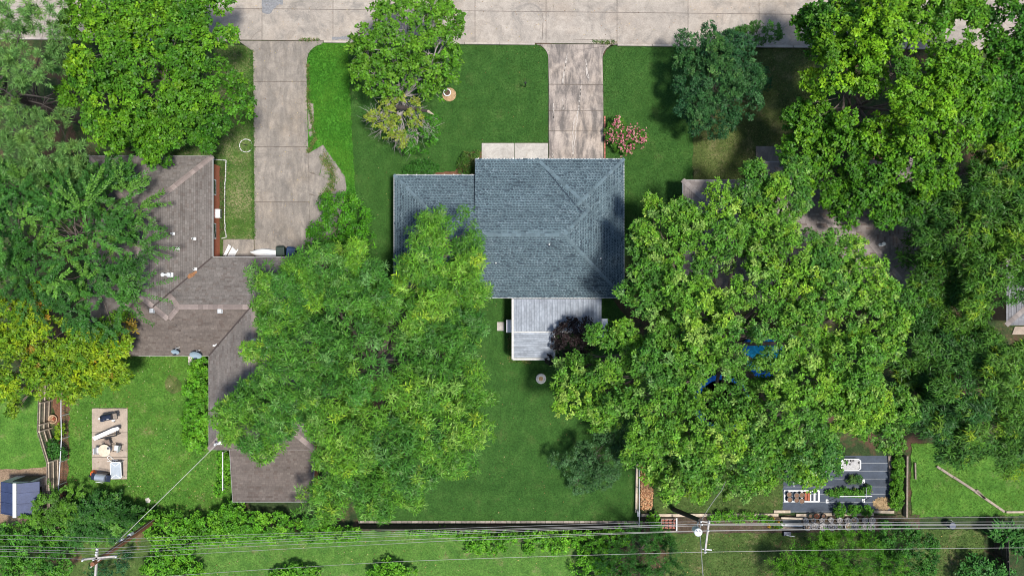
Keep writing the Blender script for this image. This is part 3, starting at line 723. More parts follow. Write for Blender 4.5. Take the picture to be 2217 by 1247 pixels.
m = MB(); m.tube([(p.x + .1, p.y, p.z + .35), (p.x - .22, p.y, p.z + .42)], .07, 10); m.lathe([(.13, 0), (.13, .12)], (p.x - .25, p.y, p.z + .36), 12); m.build('flue_elbow', M['pale_grey'], vb, smooth=True)
for px, py in ((330, 672), (477, 673), (549, 739)):
    p = roof_z(px, py, LC); v = MB(); v.box((p.x, p.y, p.z + .03), (.34, .34, .06)); vb = v.build('box_vent', M['grey_metal'], rl)
    m = MB(); m.box((p.x, p.y, p.z + .14), (.26, .26, .12)); m.build('vent_hood', M['pale_grey'], vb, bevel=.02)
p = roof_z(575, 755, LC); m = MB(); m.tube([p + Vector((-.1, 0, .3)), p + Vector((.5, .2, .45))], .06, 8); m.tube([p + Vector((-.1, 0, -.2)), p + Vector((-.1, 0, .34))], .05, 8); m.build('vent_elbow', M['white'], rl)
p = roof_z(467, 748, LC); m = MB(); m.tube([p + Vector((-.1, 0, .05)), p + Vector((.02, .03, .1)), p + Vector((.1, .12, .14))], .035, 6); m.box(p + Vector((-.1, 0, .03)), (.16, .1, .06)); m.build('dish_bracket', M['white'], rl)
p = roof_z(474, 958, LC); m = MB(); m.tube([p + Vector((0, 0, -.1)), p + Vector((0, 0, .7))], .04, 8); m.lathe([(.08, 0), (.1, .1), (.03, .2)], p + Vector((0, 0, .68)), 10); m.box(p + Vector((.02, .0, .03)), (.42, .26, .05)); m.build('service_mast', M['white'], rl)
M['rust'] = mk('dry_leaf', (.27, .13, .06), .95, 0, .4, 9, bump=.8)
m = MB(); m.prism([(roof_z(*q, LC).x, roof_z(*q, LC).y) for q in wob([(403, 604), (408, 594), (420, 588), (426, 583), (427, 590), (416, 600)], 1, 4)], 0, .01)
vv = [roof_z(*q, LC) for q in wob([(403, 605), (408, 595), (420, 588), (427, 583), (427, 591), (416, 600)], 1.2, 3)]
m = MB(); c0 = sum(vv, Vector()) / len(vv); m.add([v + Vector((0, 0, .035)) for v in vv] + [c0 + Vector((0, 0, .07))], [(i, (i + 1) % len(vv), len(vv)) for i in range(len(vv))])
tag(m.build('leaf_pile', M['rust']), 'rust-brown drift of dead leaves in the roof valley', 'leaf pile')
# ---- satellite dishes
def dish(px, py, r, label):
    p = roof_z(px, py - 6, LC); t = thing('satellite_dish', label, 'satellite dish', p, 0, 'satellite dishes on the brown roof')
    m = MB(); m.box((0, .12, .03), (.2, .16, .05)); m.build('foot', M['grey_metal'], t, True)
    m = MB(); m.tube([(0, .12, .03), (0, .1, .35), (0, -.02, .5)], .03, 8); m.build('mast', M['pale_grey'], t, True)
    Q = Matrix.Rotation(math.radians(52), 4, 'X') ; m = MB(); n = 28; prof = [(0.001, 0), (r * .35, r * .03), (r * .7, r * .12), (r, r * .24), (r, r * .27), (r * .68, r * .15), (.001, .02)]
    m.lathe(prof, (0, 0, 0), n); m.v = [tuple((Q @ Vector(v)) + Vector((0, -.1, .5))) for v in m.v]; m.build('dish', M['dishm'], t, True, True)
    m = MB(); f = Vector((0, -.1, .5)) + (Q @ Vector((0, 0, r * 1.05))); lo = Vector((0, -.1, .5)) + (Q @ Vector((0, -r * .95, r * .2)))
    m.tube([lo, f], .016, 6); m.tube([f + Vector((-.08, 0, 0)), f + Vector((.08, 0, 0))], .04, 8); m.build('feed_arm', M['black'], t, True)
    m = MB(); m.tube([(0, .1, .3), (.16, .16, .06)], .015, 6); m.tube([(0, .1, .3), (-.16, .16, .06)], .015, 6); m.build('brace', M['white'], t, True)
M['dishm'] = mk('dish_paint', (.30, .38, .44), .4, 0, .08, 2, bump=0)
dish(386, 762, .27, 'smaller grey satellite dish at the edge of the brown roof')
dish(430, 768, .40, 'larger grey satellite dish at the edge of the brown roof')
# ---- right house
hr = thing('pink_roof_house', 'right house with pinkish brown shingle roof under trees', 'house', P(1720, 520))
cR = px_rect(1478, 1990, 390, 654, ZE, .4); cR2 = px_rect(1650, 1790, 350, 500, ZE - .05, .4); cR3 = px_rect(1850, 1975, 345, 500, ZE - .05, .4)
rrf = build_roof(hr, [cR, cR2, cR3], PNK, .15, .33, 'cap_pink', 'deck_brown', 8)
for a, b in (((1478, 390), (1650, 390)), ((1478, 390), (1478, 654)), ((1650, 350), (1790, 350)), ((1650, 350), (1650, 390)), ((1478, 654), (1990, 654)), ((1990, 390), (1990, 654))):
    fascia(rrf, [(P(*a, ZE), P(*b, ZE))], w=.04, h=.14)
walls(hr, [cR, cR2, cR3], 'brick_tan')
p = roof_z(1905, 530, [cR]); v = MB(); v.box((p.x, p.y, p.z + .03), (.4, .2, .05)); vb = v.build('vent_pipe', M['white'], rrf)
m = MB(); m.lathe([(.06, 0), (.06, .28), (.13, .3), (.13, .36), (.04, .4)], (p.x + .12, p.y + .04, p.z), 14); m.build('vent_cap', M['white'], vb)
m = MB(); m.tube([(p.x - .18, p.y - .04, p.z), (p.x - .14, p.y, p.z + .22)], .04, 8); m.build('pipe', M['white'], vb)
# ---- far right outbuilding
ho = thing('outbuilding', 'grey roofed building at the right edge under trees', 'building', P(2240, 650))
cO = px_rect(2178, 2420, 560, 704, 2.4, .25)
ro_ = build_roof(ho, [cO], dict(light=(.20, .20, .21), pale=(.24, .24, .25), dark=(.17, .17, .18), lam=False), .16, .35, 'cap_pink', 'deck_brown', 9)
walls(ho, [cO], 'brick_tan', .3)
m = MB(); m.prism(px_poly([(2196, 707), (2420, 707), (2420, 724), (2190, 724)]), 0, .08); m.build('step', M['patio'], ho)
#@@PART3@@
# ------------------------------------------------------------------ trees and shrubs
def unit(a): return a / (np.linalg.norm(a, axis=-1, keepdims=True) + 1e-9)
def rosettes(tip, ax, col, st, rng):
    """leaves set round each twig tip -> quads (N*k,4,3), colours"""
    n = len(tip); k = st['k']; L0, W0 = st['L'], st['W']
    ref = np.where(np.abs(ax[:, 2:3]) > .9, np.array([[1., 0, 0]]), np.array([[0, 0, 1.]]))
    t = unit(np.cross(ax, ref)); b = np.cross(ax, t)
    th = rng.uniform(0, 2 * np.pi, (n, 1)) + np.arange(k)[None] * 2 * np.pi / k + rng.normal(0, .35, (n, k))
    el = rng.uniform(st['el'][0], st['el'][1], (n, k))
    d = np.cos(el)[..., None] * (np.cos(th)[..., None] * t[:, None] + np.sin(th)[..., None] * b[:, None]) + np.sin(el)[..., None] * ax[:, None]
    L = L0 * rng.uniform(.45, 1.3, (n, k))[..., None]; Wd = W0 * rng.uniform(.75, 1.25, (n, k))[..., None]
    base = tip[:, None] + d * L * .08 + rng.normal(0, L0 * .15, (n, k, 3))
    side = unit(np.cross(d, ax[:, None] + rng.normal(0, .35, (n, k, 3))))
    nrm = np.cross(side, d)
    mid = base + d * L * .5
    end = base + d * L; end[..., 2] -= st['droop'] * L[..., 0]
    fold = nrm * Wd * .22
    V = np.stack([base, mid + side * Wd * .5 + fold, end, mid - side * Wd * .5 + fold], 2).reshape(-1, 4, 3)
    c = (col[:, None] * np.array(st.get('gain', (1.02, 1.18, .8))) * rng.uniform(.6, 1.45, (n, k, 1)) * (1 + rng.normal(0, .05, (n, k, 3)))).reshape(-1, 3)
    return V, np.clip(c, .002, 1)
def pal_pick(st, n, rng):
    cs = np.array([p[0] for p in st['pal']]); w = np.array([p[1] for p in st['pal']], float); w /= w.sum()
    a = cs[rng.choice(len(cs), n, p=w)]
    base = (cs * w[:, None]).sum(0)
    return a * .75 + base * .25
STY = {
 'maple': dict(gain=(1.06, 1.2, .72), k=6, L=.195, W=.135, droop=.2, el=(-.15, .6), cr=.6, dens=15, cs=1.0, flat=.62, pal=[((.065, .165, .016), 5), ((.05, .13, .016), 3), ((.11, .22, .02), 2), ((.035, .10, .016), 2)], fill=.45),
 'oak': dict(gain=(1.2, 1.34, .95), k=7, L=.195, W=.10, droop=.2, el=(-.1, .7), cr=.54, dens=18, cs=1.05, flat=.7, pal=[((.085, .19, .022), 5), ((.065, .16, .022), 4), ((.14, .235, .03), 2), ((.19, .28, .085), 1.6), ((.05, .125, .025), 2)], fill=.45),
 'pecan': dict(gain=(1.12, 1.3, .95), k=9, L=.32, W=.065, droop=.4, el=(-.2, .5), cr=.55, dens=9, cs=.95, flat=.65, pal=[((.06, .15, .02), 5), ((.085, .185, .024), 4), ((.04, .11, .02), 3), ((.14, .23, .065), 2), ((.18, .26, .03), .5)], fill=.35),
 'darkpecan': dict(gain=(1.2, 1.3, .8), k=9, L=.33, W=.075, droop=.35, el=(-.2, .5), cr=.6, dens=9, cs=.95, flat=.65, pal=[((.03, .085, .018), 5), ((.045, .11, .02), 4), ((.10, .17, .02), .7)], fill=.4),
 'crape': dict(k=7, L=.12, W=.06, droop=.15, el=(-.1, .8), cr=.4, dens=36, cs=1.2, flat=.8, pal=[((.022, .07, .03), 5), ((.036, .10, .04), 4), ((.075, .155, .07), 2)], fill=.4),
 'elm': dict(gain=(1.1, 1.1, .6), spray=True, feather=True, k=3, L=.2, W=.085, droop=.15, el=(-.1, .4), cr=.9, dens=1, cs=.7, flat=.6, tw=7, tn=24, tl=1.35, pal=[((.026, .095, .024), 5), ((.05, .15, .03), 4), ((.10, .215, .045), 2)], fill=.4),
 'cypress': dict(spray=True, k=6, L=.12, W=.035, droop=.05, el=(.0, .8), cr=.6, dens=1, cs=1.0, flat=.8, tw=7, tn=8, pal=[((.05, .135, .018), 5), ((.085, .20, .024), 4), ((.03, .09, .018), 3)], fill=.4),
 'yellow': dict(k=7, L=.22, W=.105, droop=.25, el=(-.1, .6), cr=.5, dens=14, cs=1.0, flat=.65, pal=[((.16, .23, .015), 5), ((.21, .27, .018), 4), ((.08, .17, .018), 4), ((.30, .13, .03), .35)], fill=.4),
 'pine': dict(gain=(1.38, 1.42, .92), pom=True, k=15, L=.30, W=.036, droop=.0, el=(.35, 1.35), cr=.34, dens=22, cs=.8, flat=.85, pal=[((.13, .235, .085), 5), ((.105, .20, .075), 4), ((.165, .27, .085), 2)], fill=.25),
 'plum': dict(k=6, L=.13, W=.085, droop=.2, el=(-.1, .6), cr=.34, dens=28, cs=.95, flat=.75, pal=[((.022, .013, .018), 5), ((.035, .018, .024), 3), ((.014, .010, .012), 3)], fill=.3),
 'grey': dict(k=7, L=.13, W=.06, droop=.2, el=(-.1, .7), cr=.42, dens=28, cs=1.05, flat=.75, pal=[((.06, .12, .05), 5), ((.09, .16, .075), 3), ((.035, .085, .03), 3)], fill=.35),
 'vine': dict(gain=(1.3, 1.42, .9), k=6, L=.15, W=.11, droop=.15, el=(-.1, .6), cr=.4, dens=24, cs=1.2, flat=.6, pal=[((.085, .215, .018), 5), ((.13, .265, .026), 3), ((.055, .15, .016), 3)], fill=.5),
 'shrub': dict(k=6, L=.09, W=.055, droop=.1, el=(-.1, .7), cr=.22, dens=80, cs=1.4, flat=.8, pal=[((.045, .125, .018), 5), ((.07, .165, .024), 3), ((.03, .085, .016), 3)], fill=.4),
 'bigleaf': dict(k=7, L=.55, W=.13, droop=.25, el=(.05, .7), cr=.35, dens=5, cs=.9, flat=.6, pal=[((.045, .125, .03), 5), ((.07, .165, .04), 3)], fill=.2),
}
def vary(name, **kw): d = dict(STY[name]); d.update(kw); return d
def scalepal(st, f): return [(tuple(a * b for a, b in zip(c, f)), w) for c, w in st['pal']]
def tree(name, label, cat, lobes, style, seed, tr=.22, base=None, gaps=(), group=None, bark='bark', br=1.0, sub=True, zfork=None, extra=None, twig=0, radial=True):
    """lobes: (px, py, rx_px, ry_px, z_centre, rz_m[, style])"""
    rng = np.random.default_rng(seed); R = random.Random(seed)
    tc = np.mean([np.array(P(l[0], l[1], l[4])) for l in lobes], 0)
    LB = []; MAIN = []
    for lb in lobes:
        px, py, a, b, zc, rz = lb[:6]; st = lb[6] if len(lb) > 6 else style
        k = S * (H - zc) / H; c = np.array(P(px, py, zc)); r = np.array([a * k, b * k, rz])
        big = sub and min(r[0], r[1]) > 1.3
        LB.append((c, r * (.62 if big else 1), st, .9, big)); MAIN.append(len(LB) - 1)
        if big:
            pr = min(1.55, max(.75, .42 * min(r[0], r[1])))
            ar = 2 * math.pi * (r[0] * r[1] + r[2] * (r[0] + r[1]) / 2) / 2 * .62
            n = max(5, int(ar / (math.pi * pr * pr) * .82)); ph0 = R.uniform(0, 6.28)
            for i in range(n):
                z = 1 - 1.12 * (i + .5) / n + R.uniform(-.1, .1); z = min(1, z); s = math.sqrt(max(0, 1 - z * z)); w = i * 2.399963 + ph0 + R.uniform(-.35, .35); q = R.uniform(.70, .90)
                k2 = pr * R.uniform(.62, 1.25)
                LB.append((c + r * q * np.array([s * math.cos(w), s * math.sin(w), z]), np.array([k2 * R.uniform(.8, 1.25), k2 * R.uniform(.8, 1.25), k2 * .58]), st, R.uniform(.76, 1.26), False))
                pc_ = LB[-1][0]; dv = pc_ - tc; dv[2] = 0; dn = np.linalg.norm(dv)
                if radial and dn > 1 and s > .35:
                    LB.append((pc_ + dv / dn * k2 * R.uniform(.75, 1.1) + np.array([0, 0, -k2 * R.uniform(.1, .4)]), LB[-1][1] * R.uniform(.55, .8), st, LB[-1][3] * R.uniform(.9, 1.12), False))
    cen = np.mean([l[0] for l in LB], 0)
    if base is None: base = (cen[0], cen[1], 0)
    else: base = P(*base)
    t = thing(name, label, cat, base, 0, group)
    Vs = []; Cs = []; tips = []
    for li, (c, r, st, gain, core) in enumerate(LB):
        for shell, frac in (((1.0, .75),) if core else ((1.0, 1.0), (.6, st['fill']))):
            rr = r * shell
            area = 4 * math.pi * ((((rr[0] * rr[1]) ** 1.6 + (rr[0] * rr[2]) ** 1.6 + (rr[1] * rr[2]) ** 1.6) / 3) ** (1 / 1.6)) * .68
            cr = min(st['cr'], max(.16, .5 * min(rr)))
            n = max(4, int(st['cs'] * frac * area / (math.pi * cr * cr)))
            i = np.arange(n) + .5
            z = 1 - 1.32 * i / n; ph = i * 2.399963 + rng.uniform(0, 6.28)
            z = z + rng.normal(0, .08, n); s = np.sqrt(np.clip(1 - z * z, 0, 1)); ph = ph + rng.normal(0, .25, n)
            d = np.stack([s * np.cos(ph), s * np.sin(ph), z], 1)
            rad = rng.uniform(.72, 1.06, n); outl = rng.random(n) < .16
            rad = np.where(outl & (shell == 1.0), rng.uniform(1.02, 1.24, n), rad); cc = c + d * rr * rad[:, None]
            keep = cc[:, 2] > .12
            for lj, (c2, r2, _, _, core2) in enumerate(LB):
                if lj != li and (core2 or not core): keep &= (np.linalg.norm((cc - c2) / r2, axis=1) > .66)
            pp = proj(cc)
            for gx, gy, gr in gaps: keep &= np.hypot(pp[:, 0] - gx, pp[:, 1] - gy) > gr * rng.uniform(.85, 1.15, n)
            cc = cc[keep]; d = d[keep]; outl = outl[keep]; n = len(cc)
            if n == 0: continue
            crs = cr * rng.uniform(.6, 1.25, n) * np.where(outl, .62, 1)
            ccol = pal_pick(st, n, rng) * rng.uniform(.85, 1.15, (n, 1)) * np.array([gain ** 1.6, gain, 1])
            if shell == 1.0: tips.append(cc)
            if st.get('spray'):
                tw, tn = st['tw'], st['tn']
                a = rng.uniform(0, 2 * np.pi, (n, tw)); out = d[:, None] * np.array([1, 1, .3])
                dirv = unit(out * rng.uniform(.4, 1.3, (n, tw, 1)) + np.stack([np.cos(a), np.sin(a), rng.uniform(-.1, .55, (n, tw))], 2))
                ln = crs[:, None] * rng.uniform(1.1, 2.1, (n, tw)) * st.get('tl', 1)
                q = np.linspace(.12, 1, tn)[None, None, :, None]
                pos = cc[:, None, None] + dirv[:, :, None] * (ln[..., None, None] * q)
                pos[..., 2] -= (ln[..., None] * .32 * q[..., 0] ** 2)
                tip = pos.reshape(-1, 3) + rng.normal(0, .02, (n * tw * tn, 3))
                tang = np.repeat(dirv[:, :, None], tn, 2).reshape(-1, 3); ax = unit(tang * .8 + np.array([0, 0, .8]))
                col = np.repeat(ccol, tw * tn, 0) * np.repeat(rng.uniform(.8, 1.25, (n * tw, 1)), tn, 0)
            else:
                m = np.maximum(3, (st['dens'] * 2 * np.pi * crs ** 2 * .8 * (1 if shell == 1 else .7)).astype(int))
                idx = np.repeat(np.arange(n), m); N = len(idx)
                g = unit(rng.normal(0, 1, (N, 3)) + d[idx] * .5 + np.array([0, 0, .75]))
                lo, hi = (.1, .4) if st.get('pom') else (.55, 1.05)
                tip = cc[idx] + g * (crs[idx] * rng.uniform(lo, hi, N))[:, None] * np.array([1, 1, st['flat']])
                ax = g if st.get('pom') else unit(g * .7 + np.array([0, 0, .7]) + rng.normal(0, .3, (N, 3)))
                col = ccol[idx]
            tip[:, 2] = np.maximum(tip[:, 2], .08)
            if st.get('feather'):
                tg = tang.copy(); tg[:, 2] -= .25; tg = unit(tg); sd_ = unit(np.cross(tg, np.array([[0, 0, 1.]]))); N2 = len(tip)
                for sg in (-1, 1):
                    dl = unit(sd_ * sg * rng.uniform(.6, 1.1, (N2, 1)) + tg * rng.uniform(.5, 1.1, (N2, 1)) + rng.normal(0, .18, (N2, 3)) + np.array([0, 0, .12]))
                    Ln = st['L'] * rng.uniform(.55, 1.25, (N2, 1)); sw = unit(np.cross(dl, np.array([[0, 0, 1.]]) + rng.normal(0, .25, (N2, 3)))) * st['W'] * .5; md = tip + dl * Ln * .5; md[:, 2] += .015; en = tip + dl * Ln; en[:, 2] -= Ln[:, 0] * .2
                    Vs.append(np.stack([tip, md + sw, en, md - sw], 1)); Cs.append(np.clip(col * np.array(st['gain']) * rng.uniform(.65, 1.4, (N2, 1)), .002, 1))
                continue
            V, C = rosettes(tip, ax, col, st, rng); Vs.append(V); Cs.append(C)
    if Vs:
        V = np.concatenate(Vs); C = np.concatenate(Cs)
        np_mesh('crown', V, 4, C, M['leaf'], t)
        STAT[0] += len(V)
    # trunk and limbs, one continuous wooden frame
    m = MB(); b0 = Vector(base); ct = Vector(cen)
    br_ = br
    zf = zfork if zfork is not None else max(.3, ct.z * .42)
    fork = b0.lerp(Vector((ct.x, ct.y, zf)), .35); fork.z = zf
    fork0 = fork.copy()
    if tr: m.tube([b0 - Vector((0, 0, .1)), b0.lerp(fork, .08) + Vector((0, 0, .05)), b0.lerp(fork, .5) + Vector((R.uniform(-.1, .1), R.uniform(-.1, .1), 0)), fork], [tr * 1.6, tr * 1.15, tr, tr * .85], 9)
    alltips = np.concatenate(tips) if tips else np.zeros((0, 3))
    mains = [LB[i] for i in MAIN]
    for c, r, st, _, _ in mains:
        e = Vector(c); e.z -= r[2] * .25
        mid = fork0.lerp(e, .5) + Vector((R.uniform(-.3, .3), R.uniform(-.3, .3), .25)) * max(.3, (e - fork).length * .35)
        r0 = max(.015, tr * .3)
        fork = fork0 + Vector((0, 0, R.uniform(-.25, .5) * fork0.z))
        if fork.z > e.z: fork.z = e.z * .7
        if (e - fork).length < .25: continue
        m.tube([fork, mid, e], [r0, r0 * .7, r0 * .42], 6)
        if len(alltips):
            dd = np.linalg.norm((alltips - c) / r, axis=1); near = np.where(dd < 1.6)[0]
            R.shuffle(near_l := list(near))
            for ti in near_l[:int(br * 12)]:
                q = Vector(alltips[ti]); s0 = mid.lerp(e, R.uniform(.3, 1)); md = s0.lerp(q, .55) + Vector((R.uniform(-.2, .2), R.uniform(-.2, .2), R.uniform(-.05, .2)))
                w = min(.045, r0 * .35)
                m.tube([s0, md, q], [w, w * .65, w * .25], 4)
                for _ in range(twig):
                    s1 = md.lerp(q, R.uniform(0, .9)); L = R.uniform(.4, 1.0); a = R.uniform(0, 6.28)
                    q1 = s1 + Vector((math.cos(a), math.sin(a), R.uniform(-.1, .6))) * L
                    m.tube([s1, s1.lerp(q1, .5) + Vector((0, 0, .05)), q1], [w * .45, w * .3, w * .12], 3)
    m.build('trunk', M[bark], t, smooth=True)
    if extra: extra(t)
    return t
STAT = [0]
G_TR = 'big broadleaf trees'
# -- top left maple
tree('maple_tree', 'large green maple over the street corner, top left', 'tree',
     [(350, 170, 150, 130, 8, 2.4), (235, 100, 95, 90, 8.5, 2.0, vary('maple', pal=scalepal(STY['maple'], (1.45, 1.25, 1)))), (420, 92, 84, 80, 7.5, 1.9), (320, 55, 95, 80, 7.5, 2.0), (240, 205, 80, 75, 7.5, 1.9), (402, 212, 76, 78, 7, 1.9), (310, 285, 65, 55, 6, 1.6), (395, 275, 70, 55, 6, 1.6), (240, 20, 90, 50, 7.5, 1.8), (400, 15, 95, 50, 7, 1.8), (330, 325, 35, 28, 5, 1.0)],
     STY['maple'], 11, .3)
# -- pine, far left
def pine_limbs(t):
    m = MB(); a = Vector(P(182, 262, .0)); b = Vector(P(-70, 172, 12))
    m.tube([a, a.lerp(b, .3), a.lerp(b, .65), b], [.42, .36, .28, .16], 10); r = random.Random(3)
    for i in range(34):
        s = a.lerp(b, r.uniform(.25, 1)); w = r.uniform(0, 6.28); L = r.uniform(1.5, 4)
        e = s + Vector((math.cos(w) * L, math.sin(w) * L, r.uniform(-.2, 1.4))); md = s.lerp(e, .5) + Vector((r.uniform(-.3, .3), r.uniform(-.3, .3), .2))
        m.tube([s, md, e], [.07, .05, .02], 5)
        for _ in range(4):
            q = md.lerp(e, r.uniform(0, 1)); w = r.uniform(0, 6.28); z = q + Vector((math.cos(w), math.sin(w), .3)) * r.uniform(.4, 1.1); m.tube([q, z], [.025, .008], 3)
    m.build('limbs', M['bark_dark'], t, smooth=True)
tree('pine_tree', 'pale green pine with dark leaning trunk at upper left edge', 'tree',
     [(30, 25, 45, 40, 11, .9), (95, 30, 40, 45, 10, .9), (15, 70, 40, 30, 10, .8), (60, 145, 55, 40, 11, 1.0), (20, 185, 50, 30, 9, .8), (125, 130, 25, 30, 9, .7), (45, 275, 60, 40, 8, .9), (100, 260, 30, 22, 8, .6), (20, 330, 50, 35, 8, .9), (110, 335, 45, 30, 8, .8), (165, 335, 34, 28, 8, .7), (70, 385, 40, 22, 7, .6), (160, 370, 28, 22, 7, .6), (145, 245, 18, 24, 7, .6), (10, 130, 30, 26, 10, .8), (130, 75, 22, 24, 9, .7), (20, 240, 30, 20, 9, .7), (60, 320, 36, 24, 8, .7)],
     STY['pine'], 12, .0, base=(182, 262), bark='bark_dark', br=.5, sub=False, zfork=6, extra=pine_limbs, gaps=((60, 215, 16), (110, 230, 18), (95, 100, 16)))
# -- left elm with feathery sprays
tree('elm_tree', 'feathery dark green elm beside the brown roof, left side', 'tree',
     [(150, 520, 130, 110, 8, 2.3), (240, 430, 65, 55, 6.5, 1.5), (70, 450, 80, 70, 7, 1.8), (250, 545, 65, 55, 7, 1.5), (215, 650, 85, 60, 7.5, 1.6), (60, 590, 80, 70, 7, 1.8), (200, 385, 70, 35, 6, 1.2), (130, 410, 70, 40, 6, 1.3), (20, 520, 50, 80, 7, 1.6), (30, 400, 60, 30, 5.5, 1.2)],
     STY['elm'], 13, .3, gaps=((72, 505, 14), (300, 470, 20)), sub=False)
# -- yellow tree below it
tree('yellowing_tree', 'yellow-green tree with rusty twigs at the left edge', 'tree',
     [(90, 720, 100, 75, 5.5, 1.7), (220, 770, 70, 50, 5, 1.3), (40, 790, 70, 55, 5, 1.4), (150, 800, 70, 45, 4.5, 1.2), (250, 730, 50, 40, 5, 1.1), (20, 690, 60, 60, 6, 1.4), (120, 830, 55, 28, 4, .9), (30, 850, 30, 22, 3.5, .7), (30, 885, 12, 16, 3, .5), (240, 810, 40, 24, 4, .8)],
     STY['yellow'], 14, .2)
# -- half dead front yard tree
SP = vary('maple', cr=.38, cs=1.0, dens=16, L=.18, W=.14, fill=.4, pal=[((.10, .21, .02), 5), ((.075, .17, .02), 4), ((.14, .25, .03), 2)])
YL = vary('maple', cr=.3, cs=.8, dens=18, L=.15, W=.11, fill=.1, pal=[((.22, .24, .04), 5), ((.27, .26, .06), 3), ((.15, .22, .03), 3)])
LG = vary('maple', cr=.34, cs=1.0, dens=16, L=.14, W=.11, fill=.15, pal=[((.05, .16, .018), 5), ((.07, .19, .02), 3)])
def dead(t):
    r = random.Random(9); m = MB()
    def grow(p, d, L, w, n):
        q = p + d * L; md = p.lerp(q, .5) + Vector((r.uniform(-.12, .12), r.uniform(-.12, .12), r.uniform(0, .1))) * L
        m.tube([p, md, q], [w, w * .75, w * .5], 4)
        if n:
            for _ in range(3): 
                dd = (d + Vector((r.uniform(-.7, .7), r.uniform(-.7, .7), r.uniform(-.15, .35)))).normalized(); grow(md.lerp(q, r.uniform(.2, 1)), dd, L * r.uniform(.5, .8), w * .5, n - 1)
    c = Vector(P(868, 245, 3.2))
    for a, L in ((205, 1.6), (190, 1.9), (225, 1.6), (250, 1.5), (285, 1.7), (315, 1.7), (335, 1.8), (300, 1.9), (262, 1.7), (175, 1.4), (10, 1.1), (30, 1.2)):
        w = math.radians(a); grow(c, Vector((math.cos(w), math.sin(w), .15)), L * .85, .026, 2)
    m.build('dead_branches', M['bark_grey'], t)
    m = MB(); a = Vector(P(862, 232, 3.6)); b = Vector(P(926, 241, 4.2))
    m.tube([Vector(P(846, 240, 3)), a, a.lerp(b, .5), b], [.12, .17, .14, .10], 8); m.build('broken_limb', M['bark_dark'], t, smooth=True)
    m = MB(); e = Vector(P(940, 249, 4.3)); m.tube([b, b.lerp(e, .5), e], [.10, .07, .01], 6); m.build('splintered_end', M['wood_pale'], t)
tree('storm_damaged_tree', 'thin front yard tree with yellow dying branches and broken limb', 'tree',
     [(880, 50, 75, 60, 6.5, 1.5, SP), (840, 100, 75, 55, 6, 1.3, SP), (930, 110, 60, 60, 6, 1.3, SP), (820, 165, 55, 40, 5, 1.0, SP), (890, 170, 65, 35, 5, 1.0, SP), (960, 50, 38, 35, 6, .9, SP), (900, 10, 80, 30, 6.5, 1.2, SP), (985, 60, 22, 16, 5.5, .5, SP), (800, 130, 35, 45, 5, .9, SP), (940, 185, 28, 28, 4.5, .6, SP), (965, 150, 22, 40, 4.5, .6, SP),
      (838, 225, 16, 22, 4.2, .4, YL), (862, 212, 12, 14, 4.2, .3, YL), (830, 262, 34, 16, 4, .4, YL), (898, 258, 18, 22, 4, .4, YL), (848, 285, 18, 14, 3.8, .35, YL), (872, 302, 10, 18, 3.6, .3, YL), (808, 252, 14, 10, 4, .3, YL), (900, 222, 10, 8, 4.1, .25, YL),
      (905, 300, 36, 26, 3, .6, LG), (935, 275, 18, 26, 3, .5, LG), (885, 318, 22, 12, 2.6, .4, LG)],
     SP, 15, .22, base=(866, 232), bark='bark_grey', br=1.3, sub=False, extra=dead, twig=1)
DB = vary('maple', cr=.3, cs=.8, dens=14, L=.13, W=.07, fill=.2, pal=[((.12, .075, .045), 5), ((.08, .06, .035), 3), ((.05, .09, .02), 2)])
tree('dry_bush', 'dry brown bush left of the front yard tree', 'bush', [(790, 105, 22, 36, 1.4, .8)], DB, 16, .05, bark='bark_grey', sub=False)
# -- big pecan in the middle
PN = STY['pecan']
tree('pecan_tree', 'huge pecan tree between the brown and grey-blue roofs', 'tree',
     [(810, 780, 165, 130, 10, 3.0), (645, 645, 92, 62, 8, 1.9), (950, 560, 80, 75, 8, 2.0), (990, 640, 60, 60, 7, 1.6), (760, 620, 95, 70, 9, 2.0), (660, 760, 110, 85, 9, 2.2), (590, 880, 105, 60, 8, 1.8), (560, 930, 70, 55, 7, 1.5), (940, 760, 90, 95, 8.5, 2.1), (942, 930, 95, 85, 8.5, 2.1), (830, 950, 115, 95, 9, 2.3), (740, 1030, 85, 70, 7, 1.8), (870, 1050, 80, 50, 6.5, 1.5), (700, 860, 95, 75, 9, 2.0), (985, 870, 58, 66, 7, 1.5), (975, 500, 45, 42, 7, 1.2), (570, 600, 32, 30, 7, .9), (690, 1090, 50, 40, 5, 1.0), (988, 995, 45, 40, 6.5, 1.1), (690, 560, 30, 22, 7, .8), (895, 610, 55, 50, 8, 1.3), (885, 690, 75, 60, 9, 1.8), (700, 575, 60, 40, 8, 1.3)],
     PN, 17, .42, gaps=((765, 715, 16),))
tree('small_green_tree', 'small bright green tree beside the broken paving', 'tree',
     [(750, 475, 50, 40, 3.2, 1.1), (720, 500, 40, 38, 3, 1.0), (775, 515, 34, 36, 2.8, 1.0), (745, 440, 32, 22, 3, .7), (708, 440, 16, 18, 3, .5), (690, 520, 24, 26, 2.6, .7)],
     vary('maple', L=.2, W=.09, cr=.4, dens=18, cs=1.0, pal=[((.06, .18, .012), 5), ((.09, .22, .018), 3), ((.035, .11, .014), 3)]), 18, .12, sub=False)
